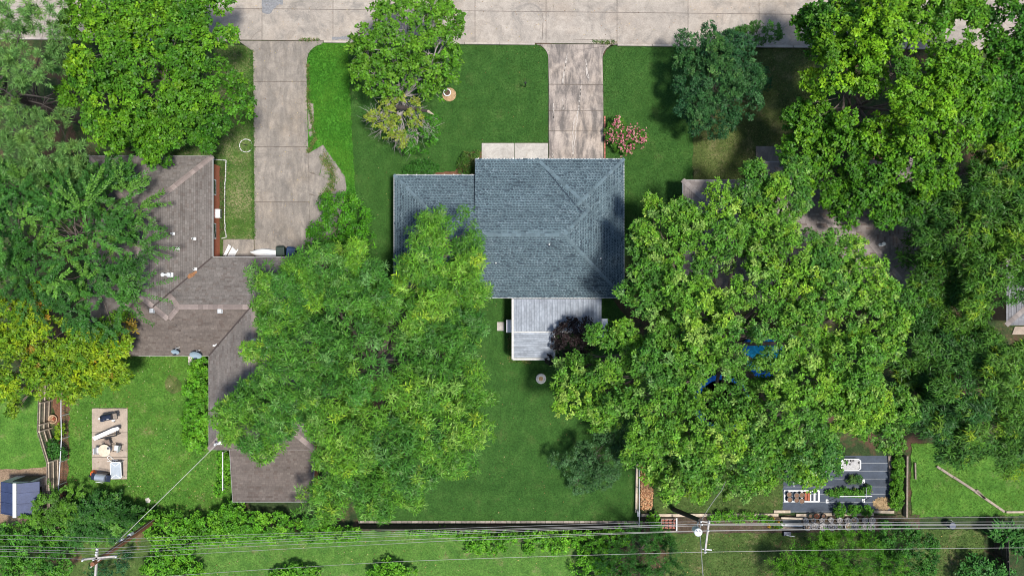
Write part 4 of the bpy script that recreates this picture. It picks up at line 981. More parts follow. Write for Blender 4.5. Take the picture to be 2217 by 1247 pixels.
# -- big oak on the right
OK = STY['oak']
tree('oak_tree', 'huge bright green oak between main house and right garden', 'tree',
     [(1620, 720, 170, 150, 10, 3.2), (1700, 440, 62, 65, 8, 1.7), (1620, 430, 45, 60, 7.5, 1.3), (1430, 500, 85, 65, 8, 1.8), (1560, 520, 110, 85, 9, 2.2), (1720, 560, 95, 85, 9.5, 2.2), (1800, 620, 110, 90, 9.5, 2.2), (1880, 680, 75, 80, 8.5, 1.9), (1440, 620, 90, 85, 9, 2.1), (1490, 740, 120, 95, 9.5, 2.4), (1360, 760, 75, 70, 7.5, 1.8), (1300, 850, 85, 70, 6.5, 1.7), (1430, 870, 110, 85, 8.5, 2.1), (1560, 920, 120, 95, 9, 2.3), (1700, 900, 125, 105, 9.5, 2.4), (1830, 800, 115, 105, 9.5, 2.3), (1880, 890, 85, 72, 8, 1.9), (1742, 968, 70, 54, 7, 1.6), (1640, 995, 85, 52, 7, 1.6), (1500, 1010, 75, 55, 6.5, 1.4), (1410, 980, 60, 50, 5.5, 1.3), (1600, 1050, 45, 28, 5, .8), (1250, 800, 40, 36, 5, 1.0), (1735, 1022, 26, 20, 5.5, .7)],
     OK, 19, .5, gaps=((1626, 742, 19), (1638, 770, 15), (1662, 802, 16), (1620, 805, 20), (1560, 812, 15), (1588, 824, 13), (1535, 915, 12)))
# -- front right dark round tree
tree('dark_round_tree', 'dense dark blue-green round tree on the right front lawn', 'tree',
     [(1548, 185, 72, 80, 4, 2.0), (1510, 215, 50, 60, 3.4, 1.6), (1590, 150, 50, 50, 4, 1.5), (1530, 120, 48, 44, 3.8, 1.4), (1545, 260, 50, 34, 2.8, 1.2), (1600, 215, 40, 45, 3.4, 1.3), (1495, 165, 36, 42, 3.2, 1.2), (1575, 95, 30, 22, 3.4, .8)],
     STY['crape'], 20, .15)
tree('leafy_bush', 'loose light green bush at the kerb behind the dark round tree', 'bush', [(1650, 72, 42, 20, 2.2, .8), (1620, 85, 30, 22, 2, .8), (1590, 78, 22, 14, 2, .6)], vary('grey', pal=[((.06, .15, .03), 5), ((.09, .19, .04), 3)]), 21, .05, sub=False)
# -- top right maples
BR = vary('maple', pal=[((.115, .235, .016), 5), ((.085, .19, .018), 4), ((.16, .28, .02), 2), ((.05, .13, .018), 2)])
tree('bright_maple_tree', 'bright yellow-green maple at the top right by the street', 'tree',
     [(1960, 130, 150, 120, 10, 2.8, BR), (1830, 70, 90, 70, 8.5, 2.0), (1780, 90, 60, 55, 7.5, 1.6), (1830, 200, 85, 80, 8.5, 2.0, BR), (2060, 200, 85, 75, 9, 2.0, BR), (1990, 270, 100, 70, 9, 2.0, BR), (1760, 280, 60, 50, 6.5, 1.4), (1740, 330, 50, 40, 6, 1.2), (1840, 330, 80, 55, 7, 1.6), (1960, 350, 90, 65, 8, 1.8), (1790, 400, 70, 45, 6, 1.3), (1890, 420, 70, 50, 6.5, 1.4), (2020, 20, 110, 60, 9, 2.0, BR), (1900, 20, 90, 50, 8.5, 1.8), (1990, 440, 50, 40, 6.5, 1.2), (1720, 265, 26, 30, 5, .8)],
     STY['maple'], 22, .35, gaps=((1870, 240, 22), (1790, 150, 12), (1860, 160, 14), (2085, 60, 16), (1900, 350, 12)))
tree('corner_maple_tree', 'darker green maple in the top right corner', 'tree',
     [(2180, 60, 75, 70, 9, 1.9), (2190, 170, 65, 70, 8.5, 1.9), (2240, 100, 70, 90, 9, 2.0), (2160, 260, 45, 50, 7.5, 1.2), (2200, 290, 45, 45, 7, 1.2)], vary('maple', pal=scalepal(STY['maple'], (.85, .95, 1.1))), 23, .28)
tree('pale_leaf_tree', 'loose yellow-tipped tree at the right edge, upper half', 'tree',
     [(2150, 320, 60, 45, 6.5, 1.2, vary('yellow', cs=.8, pal=[((.11, .19, .02), 5), ((.17, .25, .025), 3), ((.05, .12, .02), 3)])), (2210, 370, 45, 55, 6, 1.2), (2100, 380, 60, 40, 5.5, 1.1), (2230, 300, 40, 60, 6.5, 1.2)], STY['darkpecan'], 24, .2)
DP = STY['darkpecan']
tree('dark_pecan_tree', 'dark shaded pecan at the right edge beside the pink roof', 'tree',
     [(2080, 520, 95, 80, 8, 2.2), (2160, 590, 85, 85, 9, 2.2, vary('darkpecan', pal=scalepal(DP, (1.35, 1.25, 1.1)))), (2030, 600, 65, 60, 7, 1.6), (2060, 680, 80, 50, 6.5, 1.5), (2010, 460, 60, 45, 6.5, 1.4), (2200, 480, 60, 60, 8, 1.6), (2150, 430, 60, 45, 7, 1.4), (1990, 540, 40, 45, 5.5, 1.1), (2000, 700, 45, 40, 5.5, 1.1), (2240, 560, 60, 80, 8, 1.8)],
     DP, 25, .3)
tree('lower_pecan_tree', 'dark green pecan with yellow tips, lower right', 'tree',
     [(2100, 840, 110, 85, 8, 2.3), (2020, 790, 60, 55, 7, 1.5), (2180, 800, 70, 70, 8, 1.8), (2030, 920, 70, 60, 6.5, 1.5), (2140, 930, 85, 65, 7, 1.7), (2200, 910, 60, 70, 7, 1.6), (2000, 860, 45, 50, 6, 1.1), (2190, 990, 35, 35, 5, .9, vary('yellow', L=.25, W=.06)), (2070, 970, 50, 30, 5, .9), (2100, 760, 60, 40, 7, 1.3), (2240, 830, 60, 90, 8, 1.8)],
     vary('darkpecan', pal=[((.034, .092, .024), 5), ((.052, .125, .028), 4), ((.14, .21, .02), .6)]), 26, .3)
# -- small trees and shrubs round the main house
tree('purple_leaf_tree', 'small dark purple leaved tree over the patio cover', 'tree', [(1245, 718, 40, 26, 3.4, .8), (1238, 755, 36, 34, 3.0, .8), (1210, 740, 16, 14, 3, .4), (1275, 735, 22, 22, 3, .6), (1232, 705, 16, 12, 3.4, .4), (1200, 778, 16, 10, 2.4, .3)], STY['plum'], 27, .07, sub=False, br=1.5, bark='bark_dark')
tree('grey_green_tree', 'small grey-green tree at the edge of the back lawn', 'tree', [(1300, 985, 50, 42, 3, 1.1), (1260, 1005, 40, 32, 2.6, .9), (1290, 1030, 36, 26, 2.4, .8), (1320, 1000, 34, 34, 2.8, .9), (1250, 1050, 18, 16, 1.8, .5), (1208, 995, 22, 16, 2, .5), (1330, 940, 30, 30, 3, .8)], STY['grey'], 28, .09, sub=False)
PK = vary('shrub', L=.1, W=.06, dens=60, pal=[((.07, .16, .02), 5), ((.10, .2, .03), 3)])
def blossoms(t):
    rng = np.random.default_rng(5); tips = []
    for px, py, rr, zc in ((1338, 272, 12, 1.2), (1326, 295, 18, 1.1), (1380, 298, 20, 1.1), (1365, 285, 14, 1.2), (1345, 318, 16, 1.0), (1335, 262, 8, 1.2), (1392, 302, 9, 1.0), (1355, 300, 22, 1.2), (1362, 325, 12, .9)):
        c = np.array(P(px, py, zc)); n = int(rr * 1.9); k = S
        tips.append(c + rng.normal(0, 1, (n, 3)) * np.array([rr * k * .5, rr * k * .5, .12]) + np.array([0, 0, .28]))
    tip = np.concatenate(tips); st = dict(k=8, L=.075, W=.06, droop=0, el=(.0, 1.2))
    col = np.array([(.56, .18, .33), (.64, .30, .42), (.46, .10, .24)])[rng.integers(0, 3, len(tip))]
    V, C = rosettes(tip, unit(rng.normal(0, .3, (len(tip), 3)) + np.array([0, 0, 1.])), col, st, rng); np_mesh('blossoms', V, 4, C, M['leaf'], t)
tree('flowering_shrub', 'pink flowering shrub on the right side of stained driveway', 'shrub', [(1335, 290, 22, 26, .8, .5), (1378, 298, 20, 14, .8, .4), (1350, 312, 24, 20, .7, .45), (1338, 266, 12, 12, .9, .3)], PK, 29, .05, sub=False, extra=blossoms)
tree('flower_bed_shrub', 'low dark green shrub at front left of the house', 'shrub', [(915, 362, 24, 14, .4, .4), (890, 368, 16, 9, .3, .3), (935, 366, 14, 10, .3, .3)], vary('shrub', L=.14, W=.05, dens=40, pal=[((.04, .12, .02), 5), ((.055, .15, .028), 3)]), 30, .03, sub=False)
tree('porch_shrub', 'broad leaved shrub with dry tips beside the front walk', 'shrub', [(1020, 345, 18, 14, .5, .4), (1012, 362, 18, 16, .4, .4), (1030, 362, 14, 16, .4, .4)], vary('shrub', L=.2, W=.06, dens=26, pal=[((.05, .11, .02), 5), ((.07, .13, .025), 3), ((.16, .13, .05), 1.5)]), 31, .03, sub=False)
# -- vines and hedges
def hedge(label, pts, st, seed, z=.7, rz=.55, name='vine_hedge', cat='hedge'):
    return tree(name, label, cat, [(x, y, a, b, zz if zz else z, rz) for x, y, a, b, zz in pts], st, seed, .03, sub=False, br=.4)
VN = STY['vine']
hedge('bright vine hedge against the west eave of the brown roof', [(432, 800, 14, 26, 0), (428, 840, 20, 26, 0), (430, 880, 22, 28, 0), (425, 920, 26, 28, 0), (425, 955, 22, 18, 0), (437, 770, 8, 14, 0)], VN, 40, 1.0, .8)
hedge('vines climbing a white pole beside the lean-to roof', [(483, 990, 8, 16, 0), (486, 1020, 9, 18, 0), (482, 1045, 10, 14, 0), (478, 1060, 9, 8, 0), (493, 1000, 7, 14, 0)], VN, 41, .7, .6, 'climbing_vine', 'vine')
hedge('mass of bright vines along the rear line, lower left', [(385, 1130, 40, 20, 0), (360, 1150, 40, 26, 0), (400, 1165, 45, 26, 0), (450, 1140, 40, 26, 0), (500, 1125, 40, 28, 0), (540, 1140, 45, 26, 0), (590, 1140, 45, 24, 0), (640, 1145, 45, 20, 0), (690, 1150, 45, 18, 0), (740, 1155, 40, 14, 0), (480, 1160, 40, 16, 0), (375, 1200, 42, 32, 0), (350, 1230, 40, 26, 0), (400, 1240, 34, 20, 0), (500, 1100, 16, 16, 0), (330, 1120, 22, 12, 0)], VN, 42, 1.1, .9)
hedge('low vines draped over the middle of the dark board fence', [(1040, 1165, 28, 18, 0), (1070, 1180, 26, 16, 0), (1030, 1185, 20, 12, 0), (1100, 1160, 22, 10, 0), (1010, 1158, 22, 8, 0), (1180, 1160, 28, 14, 0), (1200, 1178, 26, 16, 0), (1150, 1160, 20, 10, 0), (1240, 1165, 26, 16, 0), (960, 1150, 26, 5, 0), (900, 1150, 24, 4, 0), (1145, 1185, 10, 10, 0)], VN, 43, .6, .5)
hedge('bright green bush below the dark board fence near the cypress', [(1300, 1170, 40, 22, 0), (1290, 1200, 36, 26, 0), (1270, 1230, 30, 26, 0), (1330, 1160, 36, 16, 0), (1320, 1215, 30, 30, 0)], VN, 44, .9, .7, 'leafy_bush', 'bush')
hedge('yellow-green clipped hedge strip beside the tall timber', [(1944, 1000, 9, 14, 0), (1943, 1022, 10, 16, 0), (1941, 1045, 10, 16, 0), (1941, 1068, 11, 16, 0), (1940, 1087, 11, 12, 0)], vary('shrub', L=.11, W=.08, pal=[((.10, .22, .02), 5), ((.14, .26, .03), 3), ((.06, .15, .02), 2)]), 45, .4, .4, 'hedge')
CY = STY['cypress']
tree('cypress_tree', 'dark feathery evergreen at the bottom near the right pole', 'tree', [(1390, 1190, 55, 40, 4, 1.3), (1350, 1220, 45, 36, 3.6, 1.2), (1430, 1215, 45, 40, 3.6, 1.2), (1390, 1250, 60, 30, 3.6, 1.1), (1420, 1165, 30, 18, 3, .7)], vary('cypress', pal=[((.03, .095, .02), 5), ((.055, .14, .026), 4), ((.018, .055, .016), 3)]), 46, .12)
tree('bright_evergreen_tree', 'bright upright-fingered evergreen at the bottom right', 'tree', [(1780, 1220, 55, 40, 3.4, 1.2), (1840, 1200, 60, 40, 3.6, 1.2), (1890, 1225, 55, 40, 3.6, 1.2), (1720, 1235, 40, 26, 2.8, .9), (1850, 1250, 70, 26, 3.2, 1.0), (1800, 1180, 30, 20, 3, .7)], vary('cypress', L=.15, pal=[((.08, .20, .016), 5), ((.12, .26, .02), 4), ((.035, .10, .016), 3)]), 47, .12)
tree('shiny_leaf_tree', 'glossy mid green tree below the white jars, bottom right', 'tree', [(1950, 1165, 50, 32, 2.8, 1.0), (1920, 1155, 40, 24, 2.6, .9), (1985, 1190, 40, 36, 2.6, 1.0), (1960, 1220, 45, 34, 2.8, 1.0), (1985, 1245, 36, 24, 2.6, .8)], vary('grey', L=.14, W=.08, pal=[((.045, .13, .022), 5), ((.07, .17, .03), 3), ((.025, .08, .016), 3)]), 48, .1, sub=False)
tree('banana_plant', 'palm-like plant with big leaves by the right edge wires', 'plant', [(2172, 1150, 26, 14, 1.2, .4)], STY['bigleaf'], 49, .05, sub=False, br=.3)
tree('banana_plant', 'palm-like plant with big leaves right of the dark fence', 'plant', [(2208, 1172, 20, 22, 1.2, .4)], STY['bigleaf'], 50, .05, sub=False, br=.3)
tree('large_leaf_shrub', 'dark green big-leaved shrub at the bottom right corner', 'shrub', [(2120, 1225, 30, 22, 1.2, .6), (2160, 1235, 30, 20, 1.2, .6), (2090, 1245, 20, 14, 1, .5)], vary('vine', L=.22, W=.12, dens=12, pal=[((.04, .12, .03), 5), ((.06, .15, .04), 3)]), 51, .05, sub=False)
tree('wild_shrub', 'dark shrub under the wires at lower left edge', 'shrub', [(40, 1160, 50, 26, 1.4, .8), (100, 1150, 40, 26, 1.4, .8), (30, 1195, 45, 26, 1.6, .9), (75, 1195, 40, 30, 1.8, 1.0), (120, 1215, 40, 30, 1.8, 1.0), (60, 1230, 60, 30, 2, 1.0), (130, 1175, 30, 16, 1.2, .6)], vary('vine', L=.18, W=.1, dens=18, pal=[((.055, .15, .02), 5), ((.08, .19, .025), 3), ((.03, .09, .018), 3)]), 52, .06, sub=False)
tree('wispy_shrub', 'wispy pale stemmed shrub beside the blue roofed shed', 'shrub', [(100, 1105, 34, 26, 1.8, .8), (140, 1085, 22, 26, 1.8, .8), (85, 1120, 20, 14, 1.5, .5), (150, 1110, 24, 22, 1.5, .7)], vary('elm', cr=.45, cs=.55, tw=5, tn=14, fill=.1, pal=[((.08, .18, .025), 5), ((.06, .15, .022), 3)]), 53, .05, sub=False, bark='bark_grey', br=1.4)
tree('feathery_shrub', 'feathery dark shrub next to the left utility pole', 'shrub', [(215, 1110, 40, 26, 1.6, .8), (190, 1125, 36, 22, 1.5, .7), (250, 1115, 32, 22, 1.6, .8), (180, 1145, 40, 20, 1.4, .7), (240, 1140, 40, 20, 1.4, .7), (290, 1120, 24, 16, 1.2, .6)], vary('elm', cr=.5, cs=.8, tw=7, tn=14, fill=.3), 54, .06, sub=False)
tree('dark_shrub', 'dark leafy shrub against the left board fence', 'shrub', [(120, 972, 14, 16, .9, .5), (112, 980, 10, 10, .9, .4), (135, 985, 8, 8, .7, .3)], vary('vine', L=.2, W=.09, pal=[((.03, .09, .02), 5), ((.045, .12, .026), 3)]), 55, .04, sub=False)
tree('yellow_green_sprout', 'small yellow-green shrub near the wicker basket', 'shrub', [(132, 930, 8, 14, .8, .4), (128, 940, 7, 8, .7, .3)], vary('yellow', L=.12), 56, .03, sub=False)
tree('round_bush', 'round leafy bush at the bottom edge, left of middle', 'bush', [(640, 1238, 36, 14, .9, .6), (610, 1245, 24, 12, .8, .5), (670, 1240, 20, 12, .8, .5)], vary('vine', L=.16), 57, .05, sub=False)
tree('round_bush', 'round leafy bush at the bottom edge, near the middle', 'bush', [(840, 1232, 28, 16, .9, .6), (870, 1240, 26, 14, .8, .5), (815, 1242, 18, 12, .8, .5)], vary('vine', L=.16), 58, .05, sub=False)
tree('dark_conifer', 'small dark blue-green conifer below the left pole', 'bush', [(270, 1215, 14, 22, 1.4, .7), (215, 1235, 26, 16, 1.2, .6)], vary('crape', L=.1), 59, .05, sub=False)
tree('flower_bed_plant', 'bushy bright green plant behind the garden timber, left', 'plant', [(1560, 1114, 10, 8, .4, .3), (1578, 1116, 16, 8, .5, .3), (1545, 1122, 10, 7, .4, .3)], vary('vine', L=.14, W=.06, cr=.25), 60, .02, sub=False)
tree('flower_bed_plant', 'bushy bright green plant behind the garden timber, right', 'plant', [(1622, 1116, 16, 8, .5, .3), (1650, 1122, 12, 7, .4, .3), (1600, 1126, 10, 6, .4, .3)], vary('vine', L=.14, W=.06, cr=.25), 61, .02, sub=False)
tree('flower_bed_plant', 'green plant with orange flowers near the black fabric corner', 'plant', [(1680, 1136, 14, 7, .4, .3), (1665, 1126, 10, 6, .4, .25)], vary('shrub', pal=[((.05, .14, .02), 5), ((.5, .22, .02), .5)]), 62, .02, sub=False)
tree('flower_bed_plant', 'green plant left of the red brick planter', 'plant', [(1414, 1122, 12, 9, .4, .3), (1420, 1142, 11, 8, .4, .3)], vary('vine', L=.16, W=.1, cr=.25), 63, .02, sub=False)
for i, (x, lab) in enumerate(((1817, 'round clipped green shrub on black fabric, leftmost of three'), (1846, 'round clipped green shrub on black fabric, middle of three'), (1875, 'round clipped green shrub on black fabric, rightmost of three'))):
    tree('round_shrub', lab, 'shrub', [(x, 1104 - (i == 1), 10.5, 10.5, .45, .38)], vary('shrub', L=.1, W=.06, pal=[((.075, .19, .02), 5), ((.11, .23, .03), 3)]), 70 + i, .03, sub=False, group='three round shrubs on the black fabric')
tree('vegetable_row', 'row of leafy vegetables on the black fabric', 'plant', [(1815, 1066, 8, 6, .25, .2), (1826, 1064, 8, 6, .3, .25), (1838, 1066, 8, 6, .25, .2), (1850, 1066, 9, 6, .3, .25), (1862, 1067, 9, 6, .3, .25), (1805, 1068, 6, 5, .2, .2), (1877, 1060, 7, 8, .3, .25), (1795, 1066, 6, 5, .2, .2)], vary('shrub', L=.13, W=.08, dens=50, pal=[((.075, .19, .025), 5), ((.12, .23, .04), 3), ((.2, .19, .06), .8)]), 75, .015, sub=False)
tree('pepper_plant', 'small pale green plant above the vegetable row, left one', 'plant', [(1843, 1038, 7, 8, .3, .25)], vary('shrub', pal=[((.11, .17, .04), 5), ((.09, .16, .05), 3)]), 76, .015, sub=False)
tree('pepper_plant', 'small green plant above the vegetable row, right one', 'plant', [(1858, 1037, 7, 8, .3, .25)], vary('shrub', pal=[((.06, .14, .04), 5), ((.09, .16, .05), 3)]), 77, .015, sub=False)
#@@PART4@@
# ------------------------------------------------------------------ yard furniture and small things
def part(t, name, mat, f, local=True, smooth=False, bevel=0):
    m = MB(); f(m); return m.build(name, M[mat], t, local, smooth, bevel)
M['straw'] = mk('straw', (1, 1, 1), .9, 0, .1, 6, attr=True)
M['dry_mulch'] = mk('dry_mulch', (.36, .24, .13), .95, 0, .4, 10)
# bare soil round front pot, pot and ring planter
t = thing('flower_pot', 'white rimmed round pot standing on the front lawn', 'pot', P(969, 203))
part(t, 'mulch', 'dry_mulch', lambda m: m.lathe([(.5, .02), (.3, .06), (.02, .075)], (.12, -.08, 0), 14))
part(t, 'pot', 'white', lambda m: m.lathe([(.19, .0), (.25, .3), (.27, .3), (.27, .36), (.21, .36), (.20, .28), (.001, .28)], n=22), smooth=True)
part(t, 'soil', 'soil', lambda m: m.lathe([(.2, .29), (.1, .31)], n=16))
t = thing('ring_planter', 'round concrete ring planter with dry soil on back lawn', 'planter', P(1171, 819))
part(t, 'ring', 'off_white', lambda m: m.lathe([(.37, 0), (.37, .22), (.34, .25), (.27, .25), (.25, .2), (.001, .12)], n=26), smooth=True)
part(t, 'soil', 'dry_mulch', lambda m: m.lathe([(.255, .15), (.1, .19)], n=18))
t = thing('garden_lamp', 'small dark post lamp in the front lawn', 'lamp', P(1137, 189))
part(t, 'post', 'black', lambda m: m.tube([(0, 0, 0), (0, 0, 1.1)], .035, 8))
part(t, 'lamp_head', 'black', lambda m: m.lathe([(.03, 1.08), (.06, 1.12), (.07, 1.24), (.09, 1.26), (.02, 1.32)], n=10))
# white edging of the bed and white ring in the grass
e = thing('border_edging', 'low white scalloped edging along the brick wall bed', 'edging', P(490, 430))
pts = [(461, 346), (491, 348), (490, 356), (489, 394), (488, 396), (487.5, 482), (489, 488), (488, 496), (491.5, 514), (480, 517)]
for a, b in zip(pts[:-1], pts[1:]):
    A, B = Vector(P(*a)), Vector(P(*b)); n = max(1, int((B - A).length / .24))
    for i in range(n):
        p, q = A.lerp(B, i / n), A.lerp(B, (i + .93) / n); m = MB(); m.bar(p + Vector((0, 0, .08)), q + Vector((0, 0, .08)), .06, .17); m.build('edging_piece', M['off_white'], e, bevel=.015)
e = thing('ring_edging', 'white ring of curved edging pieces in the grass by driveway', 'edging', P(533, 316))
for i in range(9):
    a0 = i * 40 + 3; m = MB()
    ps = [(.46 * math.cos(math.radians(a0 + j * 6.6)), .46 * math.sin(math.radians(a0 + j * 6.6)), .06) for j in range(6)]
    m.tube(ps, .036, 6); m.build('edging_piece', M['off_white'], e, True)
part(e, 'stake', 'black', lambda m: m.tube([(-.3, .12, .05), (.12, .02, .09)], .03, 5))
# bins, boat, stacked chairs by the left driveway
def bin_(px, py, rz, mat, label):
    t = thing('wheelie_bin', label, 'bin', P(px, py), rz, 'wheeled bins at the end of the driveway')
    def body(m):
        b, tp = [(-.24, -.26), (.24, -.26), (.24, .26), (-.24, .26)], [(-.30, -.33), (.30, -.33), (.30, .33), (-.30, .33)]
        m.add([(*p, .06) for p in b] + [(*p, 1.0) for p in tp], [(3, 2, 1, 0), (0, 1, 5, 4), (1, 2, 6, 5), (2, 3, 7, 6), (3, 0, 4, 7)])
    part(t, 'body', mat, body, bevel=.02)
    part(t, 'lid', mat, lambda m: m.add([(-.32, -.36, 1.0), (.32, -.36, 1.0), (.32, .35, 1.0), (-.32, .35, 1.0), (-.28, -.3, 1.07), (.28, -.3, 1.07), (.28, .3, 1.1), (-.28, .3, 1.1)], [(0, 1, 5, 4), (1, 2, 6, 5), (2, 3, 7, 6), (3, 0, 4, 7), (4, 5, 6, 7), (3, 2, 1, 0)]), bevel=.02)
    part(t, 'handle', mat, lambda m: m.tube([(-.24, .38, 1.0), (.24, .38, 1.0)], .02, 6))
    for s in (-1, 1): part(t, 'wheel', 'rubber', lambda m: m.tube([(s * .27, .27, .1), (s * .33, .27, .1)], .1, 12))
M['bin_green'] = mk('bin_green', (.012, .03, .02), .5, 0, .15, 4); M['bin_blue'] = mk('bin_blue', (.012, .045, .12), .5, 0, .15, 4)
bin_(615, 546, .05, 'bin_green', 'dark green wheeled bin at the end of left driveway')
bin_(637, 548, -.1, 'bin_blue', 'blue wheeled bin at the end of left driveway')
t = thing('small_boat', 'upturned white boat hull at the house end of left driveway', 'boat', P(578, 550), math.radians(-6))
def hull(m):
    n = 13; vs = []
    for i in range(n):
        u = -1 + 2 * i / (n - 1); w = .36 * (1 - max(0, -u - .1) ** 2 * 1.1) * (1 if u < .92 else .85); h = .42 * (1 - .25 * u * u)
        for j in range(7): a = math.pi * j / 6; vs.append((u * 1.1, w * math.cos(a), .06 + h * math.sin(a) ** .7))
    m.add(vs, [(i * 7 + j, i * 7 + j + 1, (i + 1) * 7 + j + 1, (i + 1) * 7 + j) for i in range(n - 1) for j in range(6)] + [tuple(range(7)), tuple((n - 1) * 7 + j for j in range(7))[::-1]])
part(t, 'hull', 'white', hull, smooth=True)
part(t, 'keel', 'white_metal', lambda m: m.tube([(-1.05, 0, .38), (0, 0, .5), (1.05, 0, .38)], .03, 6))
part(t, 'gunwale', 'navy', lambda m: m.tube([(-1.1, 0, .06), (-.9, .2, .06), (0, .38, .06), (1.1, .3, .06)], .03, 6))
t = thing('folded_lounger', 'stacked white slatted loungers beside the brick wall', 'lounger', P(500, 549), math.radians(-28))
part(t, 'frame', 'white', lambda m: (m.bar((-.35, -.3, .1), (-.35, .5, .2), .06, .06), m.bar((.35, -.3, .1), (.35, .5, .2), .06, .06)))
part(t, 'back_panel', 'white', lambda m: m.box((-.22, .1, .32), (.2, .8, .05)))
for i in range(7):
    m = MB(); m.box((-.02 + .065 * i, .12 - .02 * i, .28), (.05, .75, .04)); m.build('slat', M['white'], t, True)
for x, y in ((-.35, -.3), (.35, -.3), (-.35, .5), (.35, .5)): part(t, 'leg', 'white', lambda m: m.bar((x, y, 0), (x, y, .2), .05, .05))
# --- patio: smoker, board table, round table, chairs, mesh table, blower, grill
t = thing('smoker_grill', 'black barrel smoker with side shelf on the small patio', 'smoker', P(246, 899, .1), math.radians(9))
part(t, 'barrel', 'navy', lambda m: m.tube([(-.5, 0, .75), (.22, 0, .75)], .23, 14), bevel=.02)
part(t, 'firebox', 'navy', lambda m: m.box((-.42, -.04, .72), (.3, .42, .4)), bevel=.03)
part(t, 'chimney', 'black', lambda m: m.tube([(-.42, .02, .9), (-.42, .02, 1.3)], .05, 10))
part(t, 'chimney_cap', 'white', lambda m: m.lathe([(.07, 1.3), (.02, 1.34)], (-.42, .02, 0), 12))
part(t, 'lid_handle', 'white', lambda m: m.box((0, -.14, .98), (.16, .03, .04)))
part(t, 'shelf_frame', 'black', lambda m: [m.bar(a, b, .035, .035) for a, b in (((.3, -.2, .8), (.62, -.2, .8)), ((.62, -.2, .8), (.62, .2, .8)), ((.62, .2, .8), (.3, .2, .8)), ((.3, .2, .8), (.3, -.2, .8)))])
part(t, 'shelf', 'wood', lambda m: m.box((.46, 0, .795), (.3, .38, .02)))
for x, y in ((-.45, -.18), (-.45, .18), (.25, -.18), (.25, .18)): part(t, 'leg', 'black', lambda m: m.bar((x, y, 0), (x, y, .75), .04, .04))
part(t, 'side_tray', 'white', lambda m: m.box((.22, -.3, .62), (.22, .1, .03)))
t = thing('grill_brush', 'short black handled brush lying below the smoker', 'brush', P(244, 909, .1), math.radians(-30))
part(t, 'handle', 'wood_dark', lambda m: m.tube([(-.22, 0, .03), (.1, 0, .03)], .018, 6)); part(t, 'head', 'black', lambda m: m.lathe([(.05, .0), (.07, .03), (.04, .06)], (.16, 0, 0), 10))
M['marble'] = mk('painted_board', (.66, .63, .62), .5, 0, .22, 7, bump=.05)
t = thing('board_table', 'long white marbled board across a black frame on patio', 'table', P(240, 934, .1), math.radians(19))
part(t, 'top', 'marble', lambda m: m.prism([(-.92, -.22), (-1.0, .06), (.55, .2), (.95, .16), (1.02, .04), (.95, -.06)], .72, .76))
part(t, 'motif', 'pale_grey', lambda m: [m.lathe([(r, .7605), (r * .6, .764)], (x, y, 0), 9) for x, y, r in ((-.6, -.05, .07), (-.45, -.12, .05), (.2, .05, .08), (.6, .08, .08), (-.5, .04, .04), (.1, .12, .04))])
part(t, 'frame', 'black', lambda m: [m.bar(a, b, .09, .07) for a, b in (((-.95, -.15, .66), (.62, -.38, .66)), ((.62, -.38, .66), (.78, .05, .66)))])
for x, y in ((-.9, -.12), (.6, -.34), (.76, .02), (-.8, .02)): part(t, 'leg', 'black', lambda m: m.bar((x, y, 0), (x, y, .66), .06, .06))
M['tan_top'] = mk('tan_top', (.60, .50, .37), .6, 0, .2, 4)
t = thing('round_table', 'round cream patio table with small centrepiece', 'table', P(236, 971, .1))
part(t, 'top', 'tan_top', lambda m: m.lathe([(.40, .70), (.43, .71), (.43, .74), (.41, .75), (.001, .75)], n=30), smooth=True)
part(t, 'pedestal', 'grey_metal', lambda m: m.lathe([(.2, 0), (.05, .06), (.04, .7)], n=12))
t2 = thing('table_caddy', 'small dark caddy at the centre of round patio table', 'caddy', P(235, 970, .86))
part(t2, 'tray', 'grey_metal', lambda m: m.lathe([(.09, -.01), (.11, .03)], n=14))
for i in range(4):
    a = i * 1.57; m = MB(); m.lathe([(.025, .0), (.025, .1)], (.05 * math.cos(a), .05 * math.sin(a), .03), 8); m.build('jar', M['black'], t2, True)
def chair(px, py, rz, label, mat, frame, tilt=0):
    t = thing('patio_chair', label, 'chair', P(px, py, .1), rz, 'chairs round the patio table')
    part(t, 'seat', mat, lambda m: m.box((0, 0, .44), (.42, .42, .05)), bevel=.02)
    part(t, 'backrest', mat, lambda m: m.box((-.22, 0, .7), (.05, .42, .46)), bevel=.02)
    for x, y in ((-.2, -.2), (-.2, .2), (.2, -.2), (.2, .2)): part(t, 'leg', frame, lambda m: m.tube([(x * 1.1, y, 0), (x, y, .44)], .018, 6))
    for s in (-1, 1): part(t, 'armrest', frame, lambda m: m.tube([(-.22, s * .23, .62), (.22, s * .23, .62), (.2, s * .22, .44)], .02, 6))
chair(222, 972, 0, 'grey patio chair left of the round table', 'pale_grey', 'grey_metal')
chair(260, 967, math.pi - .15, 'pale grey chair with dark arms right of round table', 'pale_grey', 'wood_dark')
M['wicker'] = mk('brown_mesh', (.20, .15, .12), .8, 0, .3, 12)
chair(240, 956, -1.2, 'brown mesh chair behind the round patio table', 'wicker', 'black')
M['mesh_top'] = mk('mesh_top', (.36, .40, .43), .5, .1, .15, 5)
t = thing('mesh_table', 'grey mesh rectangular table with white tubular frame on patio', 'table', P(259, 1014, .1), math.radians(2))
part(t, 'top', 'mesh_top', lambda m: m.box((0, 0, .6), (.74, 1.12, .03)), bevel=.01)
part(t, 'rim', 'white', lambda m: m.tube([(-.38, -.5, .61), (-.32, -.58, .61), (.32, -.58, .61), (.38, -.5, .61), (.38, .5, .61), (.32, .58, .61), (-.32, .58, .61), (-.38, .5, .61), (-.38, -.5, .61)], .022, 6))
